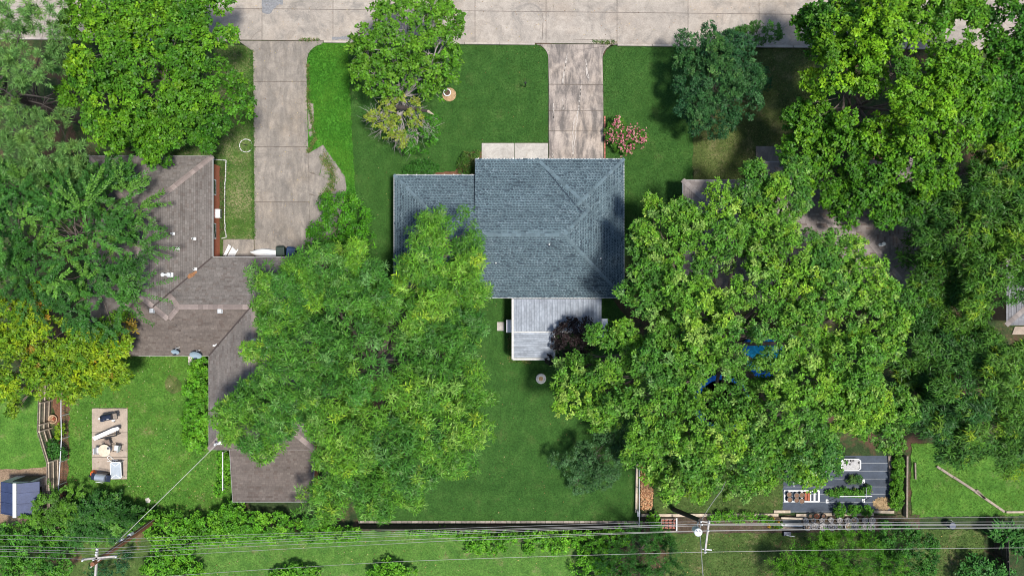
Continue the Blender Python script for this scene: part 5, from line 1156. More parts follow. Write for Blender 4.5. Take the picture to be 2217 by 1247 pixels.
for sx in (-1, 1):
    for sy in (-1, 1): part(t, 'leg', 'white', lambda m: m.tube([(sx * .02, sy * .32, .64), (sx * .34, sy * .55, .63), (sx * .36, sy * .56, 0)], .022, 6))
t = thing('folding_chair', 'folded white tube chair with blue seat above the mesh table', 'chair', P(246, 998, .1), math.radians(-42))
part(t, 'frame', 'white', lambda m: [m.tube(p, .02, 6) for p in ([(-.5, -.1, .06), (.45, -.1, .1)], [(-.5, .12, .06), (.45, .12, .1)], [(-.3, -.25, .12), (.2, .35, .14)], [(-.5, -.1, .06), (-.5, .12, .06)])])
part(t, 'seat', 'bin_blue', lambda m: m.box((.22, 0, .09), (.35, .24, .03)))
M['orange'] = mk('orange_plastic', (.72, .15, .03), .45, 0, .15, 6)
t = thing('leaf_blower', 'round orange and black blower on the patio corner', 'blower', P(205, 1024, .06), math.radians(15))
part(t, 'housing', 'orange', lambda m: m.lathe([(.05, 0), (.22, .03), (.25, .16), (.18, .3), (.05, .34)], n=18), smooth=True)
part(t, 'nozzle', 'black', lambda m: m.tube([(-.15, -.06, .16), (-.36, -.1, .14)], [.08, .09], 10))
part(t, 'fan_cover', 'black', lambda m: m.lathe([(.1, .335), (.06, .36)], (.05, 0, 0), 12))
part(t, 'handle', 'orange', lambda m: m.tube([(-.1, .08, .3), (0, .1, .42), (.12, .08, .3)], .02, 6))
M['hood'] = mk('hood_steel', (.42, .46, .50), .3, .5, .08, 3, bump=0)
t = thing('gas_grill', 'silver hooded gas grill with black side shelves on patio', 'grill', P(230, 1028, .06), math.radians(-8))
def hood(m):
    n = 9; vs = []
    for x in (-.34, .34):
        for j in range(n): a = math.pi * j / (n - 1); vs.append((x, .26 * math.cos(a), .85 + .28 * math.sin(a)))
    m.add(vs, [(j, j + 1, n + j + 1, n + j) for j in range(n - 1)] + [tuple(range(n))[::-1], tuple(range(n, 2 * n))])
part(t, 'hood', 'hood', hood, smooth=True)
part(t, 'hood_handle', 'white', lambda m: m.tube([(-.25, -.3, .98), (.25, -.3, .98)], .02, 6))
part(t, 'cabinet', 'black', lambda m: m.box((0, 0, .45), (.66, .48, .78)), bevel=.02)
for s in (-1, 1): part(t, 'side_shelf', 'navy', lambda m: m.box((s * .52, 0, .82), (.34, .46, .04)), bevel=.01)
for i in range(4): part(t, 'knob', 'grey_metal', lambda m: m.tube([(-.24 + .16 * i, -.26, .76), (-.24 + .16 * i, -.3, .76)], .03, 8))
part(t, 'warming_rack', 'black', lambda m: [m.bar((-.4, .32 + .04 * i, .9), (.45, .30 + .04 * i, .9), .02, .02) for i in range(3)])
# --- blue roofed shed
M['shed_roof'] = mk('shed_roof', (.035, .05, .115), .5, 0, .2, 1.5, bump=.1)
M['shed_wall'] = mk('shed_wall', (.50, .48, .47), .6, 0, .1, 3)
x0, x1, xr, ya, yb = -35.35, -33.15, -34.05, -13.4, -15.6
t = thing('garden_shed', 'resin shed with blue panelled roof and white ridge', 'shed', (xr, (ya + yb) / 2, 0))
def shedwall(m):
    for y in (ya, yb): m.add([(x0, y, 0), (x1, y, 0), (x1, y, 1.85), (xr, y, 2.5), (x0, y, 1.85)], [(0, 1, 2, 3, 4)])
    m.add([(x1, ya, 0), (x1, yb, 0), (x1, yb, 1.85), (x1, ya, 1.85)], [(0, 1, 2, 3)]); m.add([(x0, ya, 0), (x0, yb, 0), (x0, yb, 1.85), (x0, ya, 1.85)], [(0, 1, 2, 3)])
part(t, 'wall', 'shed_wall', shedwall, False)
for i in range(11): part(t, 'wall_rib', 'shed_wall', lambda m: m.box((x1 + .012, ya - .1 - .2 * i, .93), (.024, .05, 1.84)), False)
for s, xe in ((-1, x0 - .1), (1, x1 + .38)):
    for i in range(3):
        m = MB(); ze = 1.82 if s < 0 else 1.82; w = (yb - ya) / 3; y_ = ya + w * i
        m.add([(xr, y_ - .01, 2.56), (xe, y_ - .01, ze), (xe, y_ + w + .01, ze), (xr, y_ + w + .01, 2.56), (xr, y_ - .01, 2.5), (xe, y_ - .01, ze - .06), (xe, y_ + w + .01, ze - .06), (xr, y_ + w + .01, 2.5)], [(0, 1, 2, 3), (7, 6, 5, 4), (0, 4, 5, 1), (1, 5, 6, 2), (2, 6, 7, 3)])
        m.build('roof_panel', M['shed_roof'], t)
        part(t, 'roof_rib', 'shed_roof', lambda m: m.bar((xr, y_ + w + .02, 2.58), (xe, y_ + w + .02, ze + .02), .06, .04), False)
part(t, 'ridge_cap', 'white', lambda m: m.box((xr, (ya + yb) / 2 - .03, 2.6), (.24, 2.36, .07)), False, bevel=.02)
part(t, 'window', 'black', lambda m: m.box((x1 + .03, -14.15, 1.2), (.04, .42, .55)), False)
part(t, 'window_bar', 'shed_wall', lambda m: m.box((x1 + .055, -14.15, 1.2), (.02, .42, .03)), False)
for a in (-.45, .15):
    part(t, 'door', 'wood_dark', lambda m: m.box((xr + a + .15, ya + .02, .92), (.56, .05, 1.78)), False)
# --- left board fence
F = [Vector(P(113, 830)), Vector(P(110, 926)), Vector(P(130, 993)), Vector(P(132, 1140))]
t = thing('board_fence', 'weathered grey board fence at left with rails on this side', 'fence', F[1])
for a, b in zip(F[:-1], F[1:]):
    d = b - a; L = d.length; d.normalize(); n = int(L / .145); nx = Vector((-d.y, d.x, 0)); nx = nx if nx.x < 0 else -nx
    for i in range(n):
        p = a + d * (i + .5) * L / n; m = MB(); m.box((p.x + nx.x * .05, p.y + nx.y * .05, .86 + R.uniform(-.015, .015)), (.02, L / n - .012, 1.7), rz=math.atan2(d.y, d.x) + math.pi / 2); m.build('picket', M['wood'], t)
    for z in (.3, .9, 1.5):
        m = MB(); m.bar((*a.xy, z), (*b.xy, z), .045, .09); m.build('rail', M['wood_pale'], t)
for py, px in ((866, 112), (912, 111), (926, 110.5), (991, 130), (1060, 131)):
    p = P(px, py); m = MB(); m.box((p[0] + .07, p[1], .85), (.1, .1, 1.7)); m.build('post', M['wood_pale'], t)
t = thing('chain_link_fence', 'chain link fence with pale pipe rail beside board fence', 'fence', P(130, 960))
pl = [(132, 838), (132, 900), (133, 950), (130, 1000), (127, 1050), (125, 1130)]
m = MB(); m.tube([P(a, b, 1.15) for a, b in pl], .03, 6); m.build('top_rail', M['pale_grey'], t)
for a, b in pl[::1]:
    p = P(a, b, 1.15); m = MB(); m.tube([(p[0], p[1], 0), (p[0], p[1], 1.2)], .03, 6); m.build('post', M['pale_grey'], t)
m = MB()
for i in range(60):
    f = i / 60 * (len(pl) - 1); k = int(f); u = f - k; x = pl[k][0] + (pl[k + 1][0] - pl[k][0]) * u; y = pl[k][1] + (pl[k + 1][1] - pl[k][1]) * u; p = P(x, y, 1.15)
    m.tube([(p[0], p[1], .05), (p[0], p[1] - .18, 1.12)], .006, 3); m.tube([(p[0], p[1] - .18, .05), (p[0], p[1], 1.12)], .006, 3)
m.build('wire_mesh', M['grey_metal'], t)
M['wickerb'] = mk('wicker', (.50, .35, .22), .9, 0, .35, 14)
t = thing('wicker_basket', 'round tan wicker basket among leaf litter by board fence', 'basket', P(119, 906))
part(t, 'basket', 'wickerb', lambda m: m.lathe([(.22, 0), (.28, .3), (.33, .36), (.30, .38), (.24, .3), (.19, .06), (.001, .05)], n=16))
part(t, 'contents', 'terracotta', lambda m: [m.bar((.1 * math.cos(a), .1 * math.sin(a), .1), (-.12 * math.cos(a + .7), .16 * math.sin(a), .3), .07, .05) for a in (0, 1.2, 2.4, 3.5)])
# --- dark board fence and paver edge at the back lawn
ya = P(0, 1134)[1]; xa, xb = P(780, 0)[0], P(1388, 0)[0]
t = thing('dark_board_fence', 'low dark board fence along the rear of back lawn', 'fence', ((xa + xb) / 2, ya, 0))
n = int((xb - xa) / .155)
for i in range(n):
    m = MB(); m.box((xa + (i + .5) * (xb - xa) / n, ya - .03, .62 + R.uniform(-.02, .02)), ((xb - xa) / n - .014, .025, 1.2)); m.build('picket', M['wood_dark'], t)
for z in (.25, 1.0):
    m = MB(); m.box(((xa + xb) / 2, ya - .075, z), (xb - xa, .05, .09)); m.build('rail', M['wood_dark'], t)
M['paver'] = mk('paver', (.27, .23, .195), .9, 0, .3, 8, rnd=.3, bump=.4)
t = thing('paver_edging', 'row of pale pavers at the foot of dark fence', 'edging', P(1080, 1129)); x = 776
while x < 1380:
    w = R.uniform(9, 14); m = MB(); m.box((*P(x + w / 2, 1129.2 + (x - 776) * .0)[:2], .03), (w * S - .02, .17, .09), rz=R.uniform(-.04, .04)); m.build('paver', M['paver'], t, bevel=.015); x += w
# --- garden on the right: rail, mulch, timbers, fabric
t = thing('rail_fence', 'thin pale rail with timber board right of the back lawn', 'fence', P(1381, 1060))
m = MB(); m.bar(P(1379, 992, .15), P(1377, 1108, .15), .14, .3); m.build('kick_board', M['wood_pale'], t)
m = MB(); m.tube([P(1384, 990, 1.1), P(1384, 1140, 1.1)], .03, 6); m.build('rail', M['pale_grey'], t)
for y in (995, 1060, 1110, 1138):
    p = P(1384, y, 1.1); m = MB(); m.tube([(p[0], p[1], 0), (p[0], p[1], 1.12)], .03, 6); m.build('post', M['pale_grey'], t)
m = MB(); p = P(1383, 1112, .6); m.box((p[0], p[1], .5), (.2, .4, .2)); cb = m.build('concrete_block', M['pale_grey'], None, bevel=.01); tag(cb, 'small concrete block at the end of the long timber', 'block')
m = MB(); r = random.Random(2)
M['chips'] = mk('wood_chips', (1, 1, 1), .9, 0, .1, 6, attr=True)
poly = [(1387, 1000), (1394, 985), (1408, 985), (1416, 1010), (1414, 1060), (1412, 1100), (1387, 1104)]
for i in range(2600):
    x, y = r.uniform(1386, 1418), r.uniform(984, 1105)
    if not inpoly(np.array([x]), np.array([y]), poly)[0]: continue
    p = P(x, y); k = r.uniform(.6, 1.35); m.col = tuple(k * c for c in r.choice(((.55, .30, .14), (.62, .40, .22), (.40, .19, .09), (.30, .14, .07))))
    m.box((p[0], p[1], .05 + r.uniform(0, .05)), (r.uniform(.05, .14), r.uniform(.02, .05), .012), M=Matrix.Rotation(r.uniform(0, 6.28), 3, 'Z') @ Matrix.Rotation(r.uniform(-.5, .5), 3, 'X') @ Matrix.Rotation(r.uniform(-.4, .4), 3, 'Y'))
tag(m.build('mulch', M['chips']), 'bed of orange wood chips beside the rail', 'mulch', None, 'stuff')
def timber(name, label, segs, mat='wood_pale', w=.2, h=.16, group=None, cat='timber'):
    t = thing(name, label, cat, P(*segs[0][0]), 0, group)
    for a, b in segs:
        m = MB(); m.bar((*P(*a)[:2], h / 2 + .01), (*P(*b)[:2], h / 2 + .01), w, h); m.build('beam', M[mat], t, bevel=.015)
    return t
timber('landscape_timber', 'long horizontal pale timbers between garden grass and plants', [((1388, 1114), (1490, 1114)), ((1491, 1113.5), (1600, 1113)), ((1601, 1113), (1684, 1113))])
timber('landscape_timber', 'timber edging below the black fabric', [((1674, 1106), (1710, 1106)), ((1722, 1114), (1800, 1112)), ((1802, 1112), (1890, 1112)), ((1890, 1106), (1934, 1107))])
timber('landscape_timber', 'grey timbers along the right side of black fabric', [((1924, 986), (1926, 1014)), ((1926, 1015), (1928, 1045))], 'wood', .22)
timber('tall_timber', 'tall upright timber rail right of the yellow-green hedge', [((1958, 984), (1957, 1116))], 'wood', .13, .5)
timber('landscape_timber', 'short timber right of the tall timber rail', [((1979, 1000), (1980, 1036))], 'wood', .11, .2)
timber('diagonal_timber', 'diagonal line of weathered timbers across the right lawn', [((2026, 1008), (2034, 1014)), ((2035, 1014), (2061, 1031)), ((2062, 1031), (2108, 1061)), ((2111, 1059), (2130, 1078)), ((2108, 1062), (2172, 1106))], 'wood', .17, .2)
timber('landscape_timber', 'timber on the right lawn leaving the right edge', [((2176, 1107), (2290, 1106))], 'wood_pale', .14, .18)
t = thing('brick_planter', 'red brick filled wooden planter box behind the timber', 'planter', P(1446, 1132))
for a, b in (((1430, 1120), (1462, 1120)), ((1462, 1120), (1462, 1146)), ((1430, 1120), (1430, 1146)), ((1430, 1146), (1462, 1146))):
    m = MB(); m.bar((*P(*a)[:2], .2), (*P(*b)[:2], .2), .06, .38); m.build('board', M['wood'], t)
for i in range(16):
    m = MB(); p = P(1434 + (i % 4) * 8, 1124 + (i // 4) * 5.4); m.box((p[0], p[1], .22 + R.uniform(-.04, .04)), (.2, .1, .07), rz=R.uniform(-.5, .5)); m.build('brick', M['brick_red'], t)
m = MB(); m.tube([P(1465, 1121, .9), P(1465, 1148, .9)], .05, 6); tag(m.build('white_pipe', M['white']), 'short white pipe right of the red brick planter', 'pipe')
M['fabric'] = mk('weed_fabric', (.046, .060, .085), .75, 0, .25, 1.2, rnd=.12, bump=.25)
t = thing('weed_fabric', 'black woven weed fabric laid over the garden plot', 'fabric', P(1810, 1050))
rows = [986, 1002, 1019, 1036, 1053, 1069, 1086, 1107]
for a, b in zip(rows[:-1], rows[1:]):
    m = MB(); n = 24; z0 = .02 + .003 * (rows.index(a) % 2)
    vs = [];
    for j in range(n + 1):
        x = 1686 + (1926 - 1686) * j / n
        for yy, q in ((a, 0), ((a + b) / 2, 1), (b + 1.5, 0)): vs.append((*P(x, yy + 8 * max(0, (1760 - x) / 74) * (a < 1000))[:2], z0 + .004 * q + R.uniform(0, .025)))
    m.add(vs, [(j * 3 + k, (j + 1) * 3 + k, (j + 1) * 3 + k + 1, j * 3 + k + 1) for j in range(n) for k in range(2)]); m.build('fabric_strip', M['fabric'], t, smooth=True)
    m = MB(); m.bar((*P(1690, b)[:2], .045), (*P(1926, b)[:2], .045), .012, .006); m.build('seam', M['pale_grey'], t)
t = thing('slatted_tray', 'white slatted tray holding pots on black fabric', 'tray', P(1733, 1072))
for y in (1061, 1084): part(t, 'side_rail', 'white', lambda m: m.bar((*P(1696, y)[:2], .1), (*P(1772, y)[:2], .1), .09, .14), False)
for i in range(9): part(t, 'slat', 'white', lambda m: m.bar((*P(1697.5 + i * 9.2, 1061)[:2], .1), (*P(1697.5 + i * 9.2, 1084)[:2], .1), .12, .1), False)
lab = ['top left', 'bottom left', 'top middle', 'bottom middle', 'top right', 'bottom right']
for i, (x, y) in enumerate(((1706, 1068), (1707, 1079), (1722, 1070), (1722, 1080), (1733, 1069), (1733, 1082))):
    t = thing('nursery_pot', f'round black pot of brown soil, {lab[i]} of six on tray', 'pot', P(x, y, .17), 0, 'six round pots on the white tray')
    part(t, 'pot', 'black', lambda m: m.lathe([(.14, 0), (.18, .3), (.19, .3), (.19, .33), (.165, .33), (.16, .27), (.001, .27)], n=18)); part(t, 'soil', 'pot_soil', lambda m: m.lathe([(.163, .28), (.08, .305)], n=14))
for i, x in enumerate((1743, 1749)):
    t = thing('window_box', ('left' if i == 0 else 'right') + ' terracotta rectangular pot on the white tray', 'pot', P(x, 1073 + i, .17), 0, 'terracotta boxes on the tray')
    part(t, 'box', 'terracotta', lambda m: m.add([(-.07, -.26, 0), (.07, -.26, 0), (.07, .26, 0), (-.07, .26, 0), (-.09, -.3, .2), (.09, -.3, .2), (.09, .3, .2), (-.09, .3, .2)], [(3, 2, 1, 0), (0, 1, 5, 4), (1, 2, 6, 5), (2, 3, 7, 6), (3, 0, 4, 7)]))
    part(t, 'soil', 'terracotta', lambda m: m.box((0, 0, .12), (.15, .54, .1)))
t = thing('stock_tank', 'white rimmed oval trough with grey water on black fabric', 'trough', P(1838, 1003))
sh = [(-.7, -.28), (-.52, -.42), (.52, -.42), (.7, -.28), (.7, .28), (.52, .42), (-.52, .42), (-.7, .28)]
part(t, 'wall', 'white', lambda m: m.add([(x, y, 0) for x, y in sh] + [(x, y, .42) for x, y in sh] + [(x * .93, y * .9, .42) for x, y in sh] + [(x * .92, y * .88, .05) for x, y in sh], [(i, (i + 1) % 8, 8 + (i + 1) % 8, 8 + i) for i in range(8)] + [(8 + i, 8 + (i + 1) % 8, 16 + (i + 1) % 8, 16 + i) for i in range(8)] + [(16 + i, 16 + (i + 1) % 8, 24 + (i + 1) % 8, 24 + i) for i in range(8)]))
M['tub_fill'] = mk('tub_fill', (.36, .35, .34), .6, 0, .3, 10)
part(t, 'fill', 'tub_fill', lambda m: m.prism([(x * .925, y * .89) for x, y in sh], .2, .34)); part(t, 'debris', 'black', lambda m: [m.lathe([(r_, .345), (r_ * .6, .39)], (x, y, 0), 8) for x, y, r_ in ((-.2, .28, .1), (.05, .28, .12), (.2, .27, .07), (-.05, .02, .08), (.58, .14, .09))])
t = thing('drip_frame', 'frame of thin pipes on three white feet on fabric', 'frame', P(1850, 1075))
for x, y in ((1790, 1084), (1869, 1083), (1869, 1041)): part(t, 'foot', 'white', lambda m: m.box((*P(x, y)[:2], .04), (.18, .26, .06)), False)
part(t, 'pipe', 'black', lambda m: [m.tube(q, .02, 5) for q in ([P(1790, 1086, .1), P(1812, 1076, .6)], [P(1869, 1085, .1), P(1886, 1074, .7)], [P(1869, 1042, .1), P(1884, 1066, .7)])], False)
part(t, 'cross_bar', 'white', lambda m: m.tube([P(1818, 1074, .7), P(1888, 1074, .7)], .03, 6), False); part(t, 'upright', 'grey_metal', lambda m: m.tube([P(1876, 1056, .7), P(1876, 1078, .7)], .025, 5), False)
m = MB(); r = random.Random(6)
for i in range(900):
    a, q = r.uniform(0, 6.28), math.sqrt(r.random()); x, y = 1911 + 21 * q * math.cos(a), 1089 + 13 * q * math.sin(a); p = P(x, y); z = .05 + .3 * (1 - q * q) * r.random(); w = r.uniform(0, 6.28); L = r.uniform(.1, .25); k = r.uniform(.7, 1.3)
    m.col = (.52 * k, .37 * k, .20 * k); dx, dy = math.cos(w) * L / 2, math.sin(w) * L / 2; m.bar((p[0] - dx, p[1] - dy, z), (p[0] + dx, p[1] + dy, z + r.uniform(-.04, .06)), .014, .008)
m.col = (.36, .25, .13); m.lathe([(.55, .02), (.4, .14), (.1, .2)], (*P(1911, 1089)[:2], 0), 14, 1, .65)
tag(m.build('straw_pile', M['straw']), 'heap of pale straw at the corner of black fabric', 'straw')
# pale jars and pots in a row below the fabric
M['jar'] = mk('clouded_plastic', (.60, .57, .56), .35, 0, .4, 14, rnd=.2)
r = random.Random(12); names = []
row = [(1746 + 17.5 * i + r.uniform(-2, 2), 1138 + r.uniform(-1, 1), r.uniform(.20, .30)) for i in range(9)] + [(1742 + 18 * i + r.uniform(-2, 2), 1124 + r.uniform(-1, 1), r.uniform(.17, .25)) for i in range(9)]
ordn = ['first', 'second', 'third', 'fourth', 'fifth', 'sixth', 'seventh', 'eighth', 'ninth']
for i, (x, y, q) in enumerate(row):
    t = thing('clouded_tub', f'pale clouded plastic tub, {ordn[i % 9]} from left in the {"front" if i < 9 else "rear"} row', 'tub', P(x, y), 0, 'pale tubs in two rows under the wires')
    part(t, 'tub', 'jar', lambda m: m.lathe([(q * .8, 0), (q, .25), (q * 1.05, .26), (q * .95, .24), (q * .75, .08), (.001, .1)], n=14)); part(t, 'contents', 'stone' if i % 5 else 'wickerb', lambda m: [m.lathe([(.02, .08), (q * .28, .14), (.03, .22)], (q * .45 * math.cos(a), q * .45 * math.sin(a), 0), 7) for a in (.3, 1.7, 2.9, 4.1, 5.3)])
for x, lab, mt in ((1753, 'small pot with green moss under the fabric timbers, left', 'bin_green'), (1766, 'terracotta pot under the fabric timbers, middle', 'terracotta'), (1781, 'dark pot under the fabric timbers, right', 'black')):
    t = thing('flower_pot', lab, 'pot', P(x, 1115, .18)); part(t, 'pot', mt, lambda m: m.lathe([(.12, 0), (.17, .24), (.18, .26), (.14, .25), (.12, .18), (.001, .18)], n=16)); part(t, 'soil', 'pot_soil', lambda m: m.lathe([(.13, .19), (.05, .21)], n=12))
t = thing('cold_frame', 'grey board and glass cold frame left of the pale tubs', 'cold frame', P(1712, 1130))
part(t, 'base', 'wood_dark', lambda m: m.box((*P(1714, 1130)[:2], .15), (1.5, .9, .28)), False); part(t, 'pane', 'glass', lambda m: m.box((*P(1712, 1128)[:2], .31), (1.3, .35, .03)), False)
for y, mt in ((1119, 'wood_pale'), (1134, 'pale_grey'), (1140, 'wood')): part(t, 'board', mt, lambda m: m.bar((*P(1688, y - 1)[:2], .36), (*P(1734, y + .5)[:2], .36), .13, .05), False)
t = thing('garden_cart', 'small blue-grey cart lying below the cold frame', 'cart', P(1702, 1152)); part(t, 'tray', 'navy', lambda m: m.box((0, 0, .25), (.55, .3, .16)), bevel=.03); part(t, 'handle', 'white', lambda m: m.tube([(-.2, -.1, .3), (.5, -.2, .34)], .025, 6))
for s in (-1, 1): part(t, 'wheel', 'rubber', lambda m: m.tube([(s * .2, -.2, .12), (s * .2, -.14, .12)], .12, 12))
t = thing('rain_barrel', 'dark blue barrel under the wires on right lawn edge', 'barrel', P(2050, 1131)); part(t, 'barrel', 'navy', lambda m: m.lathe([(.22, 0), (.28, .2), (.29, .45), (.28, .7), (.24, .86), (.22, .84), (.001, .84)], n=22), smooth=True)
part(t, 'hoop', 'grey_metal', lambda m: m.lathe([(.293, .42), (.296, .46)], n=22))
t = thing('metal_table', 'white metal garden table half hidden below the oak', 'table', P(1738, 1028)); part(t, 'top', 'white', lambda m: [m.bar((-.6, -.35 + .14 * i, .7), (.8, -.25 + .14 * i, .7), .09, .03) for i in range(6)])
for x, y in ((-.5, -.3), (-.5, .4), (.7, -.2), (.7, .5)): part(t, 'leg', 'white', lambda m: m.tube([(x, y, 0), (x, y, .7)], .025, 6))
m = MB(); m.tube([P(1718, 1031, .8), P(1719, 1053, .8)], .03, 6); m.tube([P(1701, 1030, .8), P(1712, 1026, .8), P(1718, 1031, .8)], .025, 6); m.tube([P(1719, 1053, .8), (*P(1719, 1053, .8)[:2], 0)], .025, 6); m.tube([P(1701, 1030, .8), (*P(1701, 1030, .8)[:2], 0)], .02, 6); tag(m.build('trellis_pole', M['white']), 'white forked pole left of the metal garden table', 'pole')
# dark fence bottom right
A, B = Vector(P(2150, 1146)), Vector(P(2156, 1300)); t = thing('dark_fence', 'dark stained board fence at the bottom right corner', 'fence', A); d = B - A; n = int(d.length / .16)
for i in range(n):
    p = A + d * (i + .5) / n; m = MB(); m.box((p.x + .04, p.y, .92 + R.uniform(-.02, .02)), (.025, d.length / n - .014, 1.84)); m.build('picket', M['wood_dark'], t)
for z in (.35, .95, 1.6):
    m = MB(); m.bar((*A.xy, z), (*B.xy, z), .05, .09); m.build('rail', M['wood_dark'], t)
for u in (0, .33, .66):
    p = A + d * u; m = MB(); m.box((p.x - .05, p.y, .95), (.1, .1, 1.9)); m.build('post', M['wood_dark'], t)
# trampoline and paddling pool under the oak
M['pool_blue'] = mk('pool_blue', (.015, .2, .70), .7, 0, .15, 3); M['pool_water'] = mk('pool_water', (.03, .42, .68), .8, 0, .45, 6, bump=.5, spec=.1)
M['tramp_mat'] = mk('tramp_mat', (.05, .055, .06), .8, 0, .3, 6)
def ring(m, r0, r1, z0, z1, n=40): m.lathe([(r0, z0), (r1, z0), (r1, z1), (r0, z1), (r0, z0)], n=n)
t = thing('paddling_pool', 'round blue pool seen through the gap in oak crown', 'pool', P(1648, 768)); part(t, 'wall', 'pool_blue', lambda m: ring(m, 1.2, 1.55, 0, .62)); part(t, 'water', 'pool_water', lambda m: m.lathe([(1.21, .40), (.001, .41)], n=36))
t = thing('trampoline', 'trampoline with blue edge pad under the oak', 'trampoline', P(1556, 868)); part(t, 'pad', 'pool_blue', lambda m: ring(m, 1.62, 1.98, .82, .88)); part(t, 'mat', 'tramp_mat', lambda m: m.lathe([(1.62, .80), (.001, .80)], n=36))
for i in range(6):
    a = i * 1.047; part(t, 'leg', 'grey_metal', lambda m: m.tube([(1.85 * math.cos(a), 1.85 * math.sin(a), 0), (1.85 * math.cos(a), 1.85 * math.sin(a), .82)], .03, 6))
t = thing('blue_cooler', 'blue and white box under the pecan beside lean-to', 'box', P(684, 994), .4); part(t, 'body', 'pool_blue', lambda m: m.box((0, 0, .2), (.3, .5, .38)), bevel=.03); part(t, 'lid', 'white', lambda m: m.box((0, 0, .42), (.32, .52, .06)), bevel=.02)
m = MB(); m.tube([P(482, 978, 1.4), P(482, 1062, 1.4)], .04, 6); [m.tube([P(482, y, 1.4), (*P(482, y, 1.4)[:2], 0)], .035, 6) for y in (980, 1020, 1060)]; tag(m.build('clothes_pole', M['pale_grey']), 'long pale pole rail beside the lean-to roof', 'pole')

# ------------------------------------------------------------------ utility poles and wires
t = thing('utility_pole', 'reddish brown utility pole with crossarms, lower left', 'utility pole', P(350, 1115)); zt = 10.4
tb, tp = Vector(P(350, 1115)), Vector(P(200, 1221, zt))
m = MB(); m.tube([tb, tb.lerp(tp, .5), tp], [.2, .165, .13], 12); m.build('pole', M['pole'], t, smooth=True)
m = MB(); m.bar(P(179, 1210, 9.9), P(253, 1203, 9.9), .11, .14); m.build('crossarm', M['arm'], t)
m = MB(); m.bar(P(211, 1186, 9.9), P(206, 1262, 9.9), .11, .14); m.build('crossarm', M['arm'], t)
m = MB(); m.bar(P(196, 1228, 10.2), P(222, 1205, 9.8), .07, .07); m.build('brace', M['arm'], t)
p = Vector(P(283, 1157, 5.0)); m = MB(); m.box(p, (.26, .22, .5), rz=.6); m.build('junction_box', M['pale_grey'], t, bevel=.02)
p = Vector(P(264, 1170, 6.2)); m = MB(); m.box(p, (.24, .2, .3), rz=.6); m.build('terminal_box', M['pale_grey'], t, bevel=.02)
for x, y in ((211, 1187), (210, 1194), (209, 1199), (204, 1211), (180, 1212), (252, 1204)):
    p = P(x, y, 10.02); m = MB(); m.lathe([(.03, 0), (.05, .05), (.03, .08), (.055, .12), (.02, .18)], p, 8); m.build('insulator', M['white'], t)
m = MB(); m.tube([tb + Vector((.12, .2, 0)), tb.lerp(tp, .5) + Vector((.1, .12, 0)), tb.lerp(tp, .85) + Vector((.08, .1, 0))], .02, 5); m.build('conduit', M['arm'], t)
t = thing('utility_pole', 'dark leaning utility pole with white transformer, right of middle', 'utility pole', P(1458, 1102)); tb, tp = Vector(P(1458, 1102)), Vector(P(1516, 1126, 9.2))
M['pole_dark'] = mk('pole_dark', (.03, .025, .022), .85, 0, .3, 5, bump=.4)
m = MB(); m.tube([tb, tb.lerp(tp, .5), tp], [.17, .15, .12], 12); m.build('pole', M['pole_dark'], t, smooth=True)
m = MB(); m.bar(P(1535, 1126, 9), P(1526, 1197, 9), .10, .13); m.build('crossarm', M['arm'], t)
m = MB(); m.bar(P(1521, 1188, 8.9), P(1541, 1190, 8.9), .06, .06); m.build('brace', M['white'], t); m = MB(); m.bar(P(1516, 1127, 9), P(1536, 1131, 9), .08, .08); m.build('brace', M['arm'], t)
p = P(1506, 1144, 7.9); m = MB(); m.lathe([(.20, 0), (.235, .04), (.235, .75), (.25, .77), (.25, .80), (.2, .86), (.03, .9)], p, 22); m.build('transformer', M['white_metal'], t, smooth=True)
for dx, dy in ((.08, .1), (-.08, .1)): m = MB(); m.lathe([(.03, 0), (.05, .05), (.03, .1), (.05, .14), (.015, .2)], (p[0] + dx, p[1] + dy, p[2] + .84), 8); m.build('bushing', M['pale_grey'], t)
m = MB(); m.bar((p[0], p[1] + .2, p[2] + .4), tuple(tp + Vector((0, 0, -.4))), .06, .1); m.build('bracket', M['grey_metal'], t)
for x, y in ((1517, 1128), (1535, 1130), (1533, 1148), (1527, 1194), (1519, 1134)):
    q = P(x, y, 9.1); m = MB(); m.lathe([(.03, 0), (.05, .05), (.03, .08), (.055, .12), (.02, .18)], q, 8); m.build('insulator', M['white'], t)
def wire(label, pts, r=.02, sag=.12, name='overhead_wire', seg=14):
    V3 = [Vector(P(*p)) for p in pts]; out = []
    for a, b in zip(V3[:-1], V3[1:]):
        for i in range(seg):
            u = i / seg; q = a.lerp(b, u); q.z -= sag * 4 * u * (1 - u); out.append(q)
    out.append(V3[-1]); m = MB(); m.tube(out, r, 5)
    return tag(m.build(name, M['wire'], smooth=True), label, 'wire', 'overhead wires along the rear line')
wire('communication wire, uppermost of the wires at the left pole', [(-120, 1155, 6.4), (262, 1166, 6.4), (860, 1147.5, 7), (1500, 1128.5, 7.6), (2340, 1117, 7)], .010)
wire('communication wire, second from top at the left pole', [(-120, 1166, 6.4), (255, 1172.5, 6.4), (860, 1152, 7.2), (1510, 1134, 7.6), (2340, 1128.5, 7)], .010)
wire('power wire, third from top at the left pole', [(-120, 1180, 10.1), (211, 1187, 10.1), (860, 1156, 10), (1519, 1134.5, 9.2), (2340, 1136, 9)], .010)
wire('power wire, fourth from top at the left pole', [(-120, 1187, 10.1), (210, 1194, 10.1), (860, 1160, 10), (1535, 1137, 9.2), (2340, 1138.5, 9)], .010)
wire('power wire, fifth from top at the left pole', [(-120, 1191, 10.1), (209, 1199, 10.1), (860, 1168.5, 10), (1533, 1148, 9.2), (2340, 1140.5, 9)], .010)
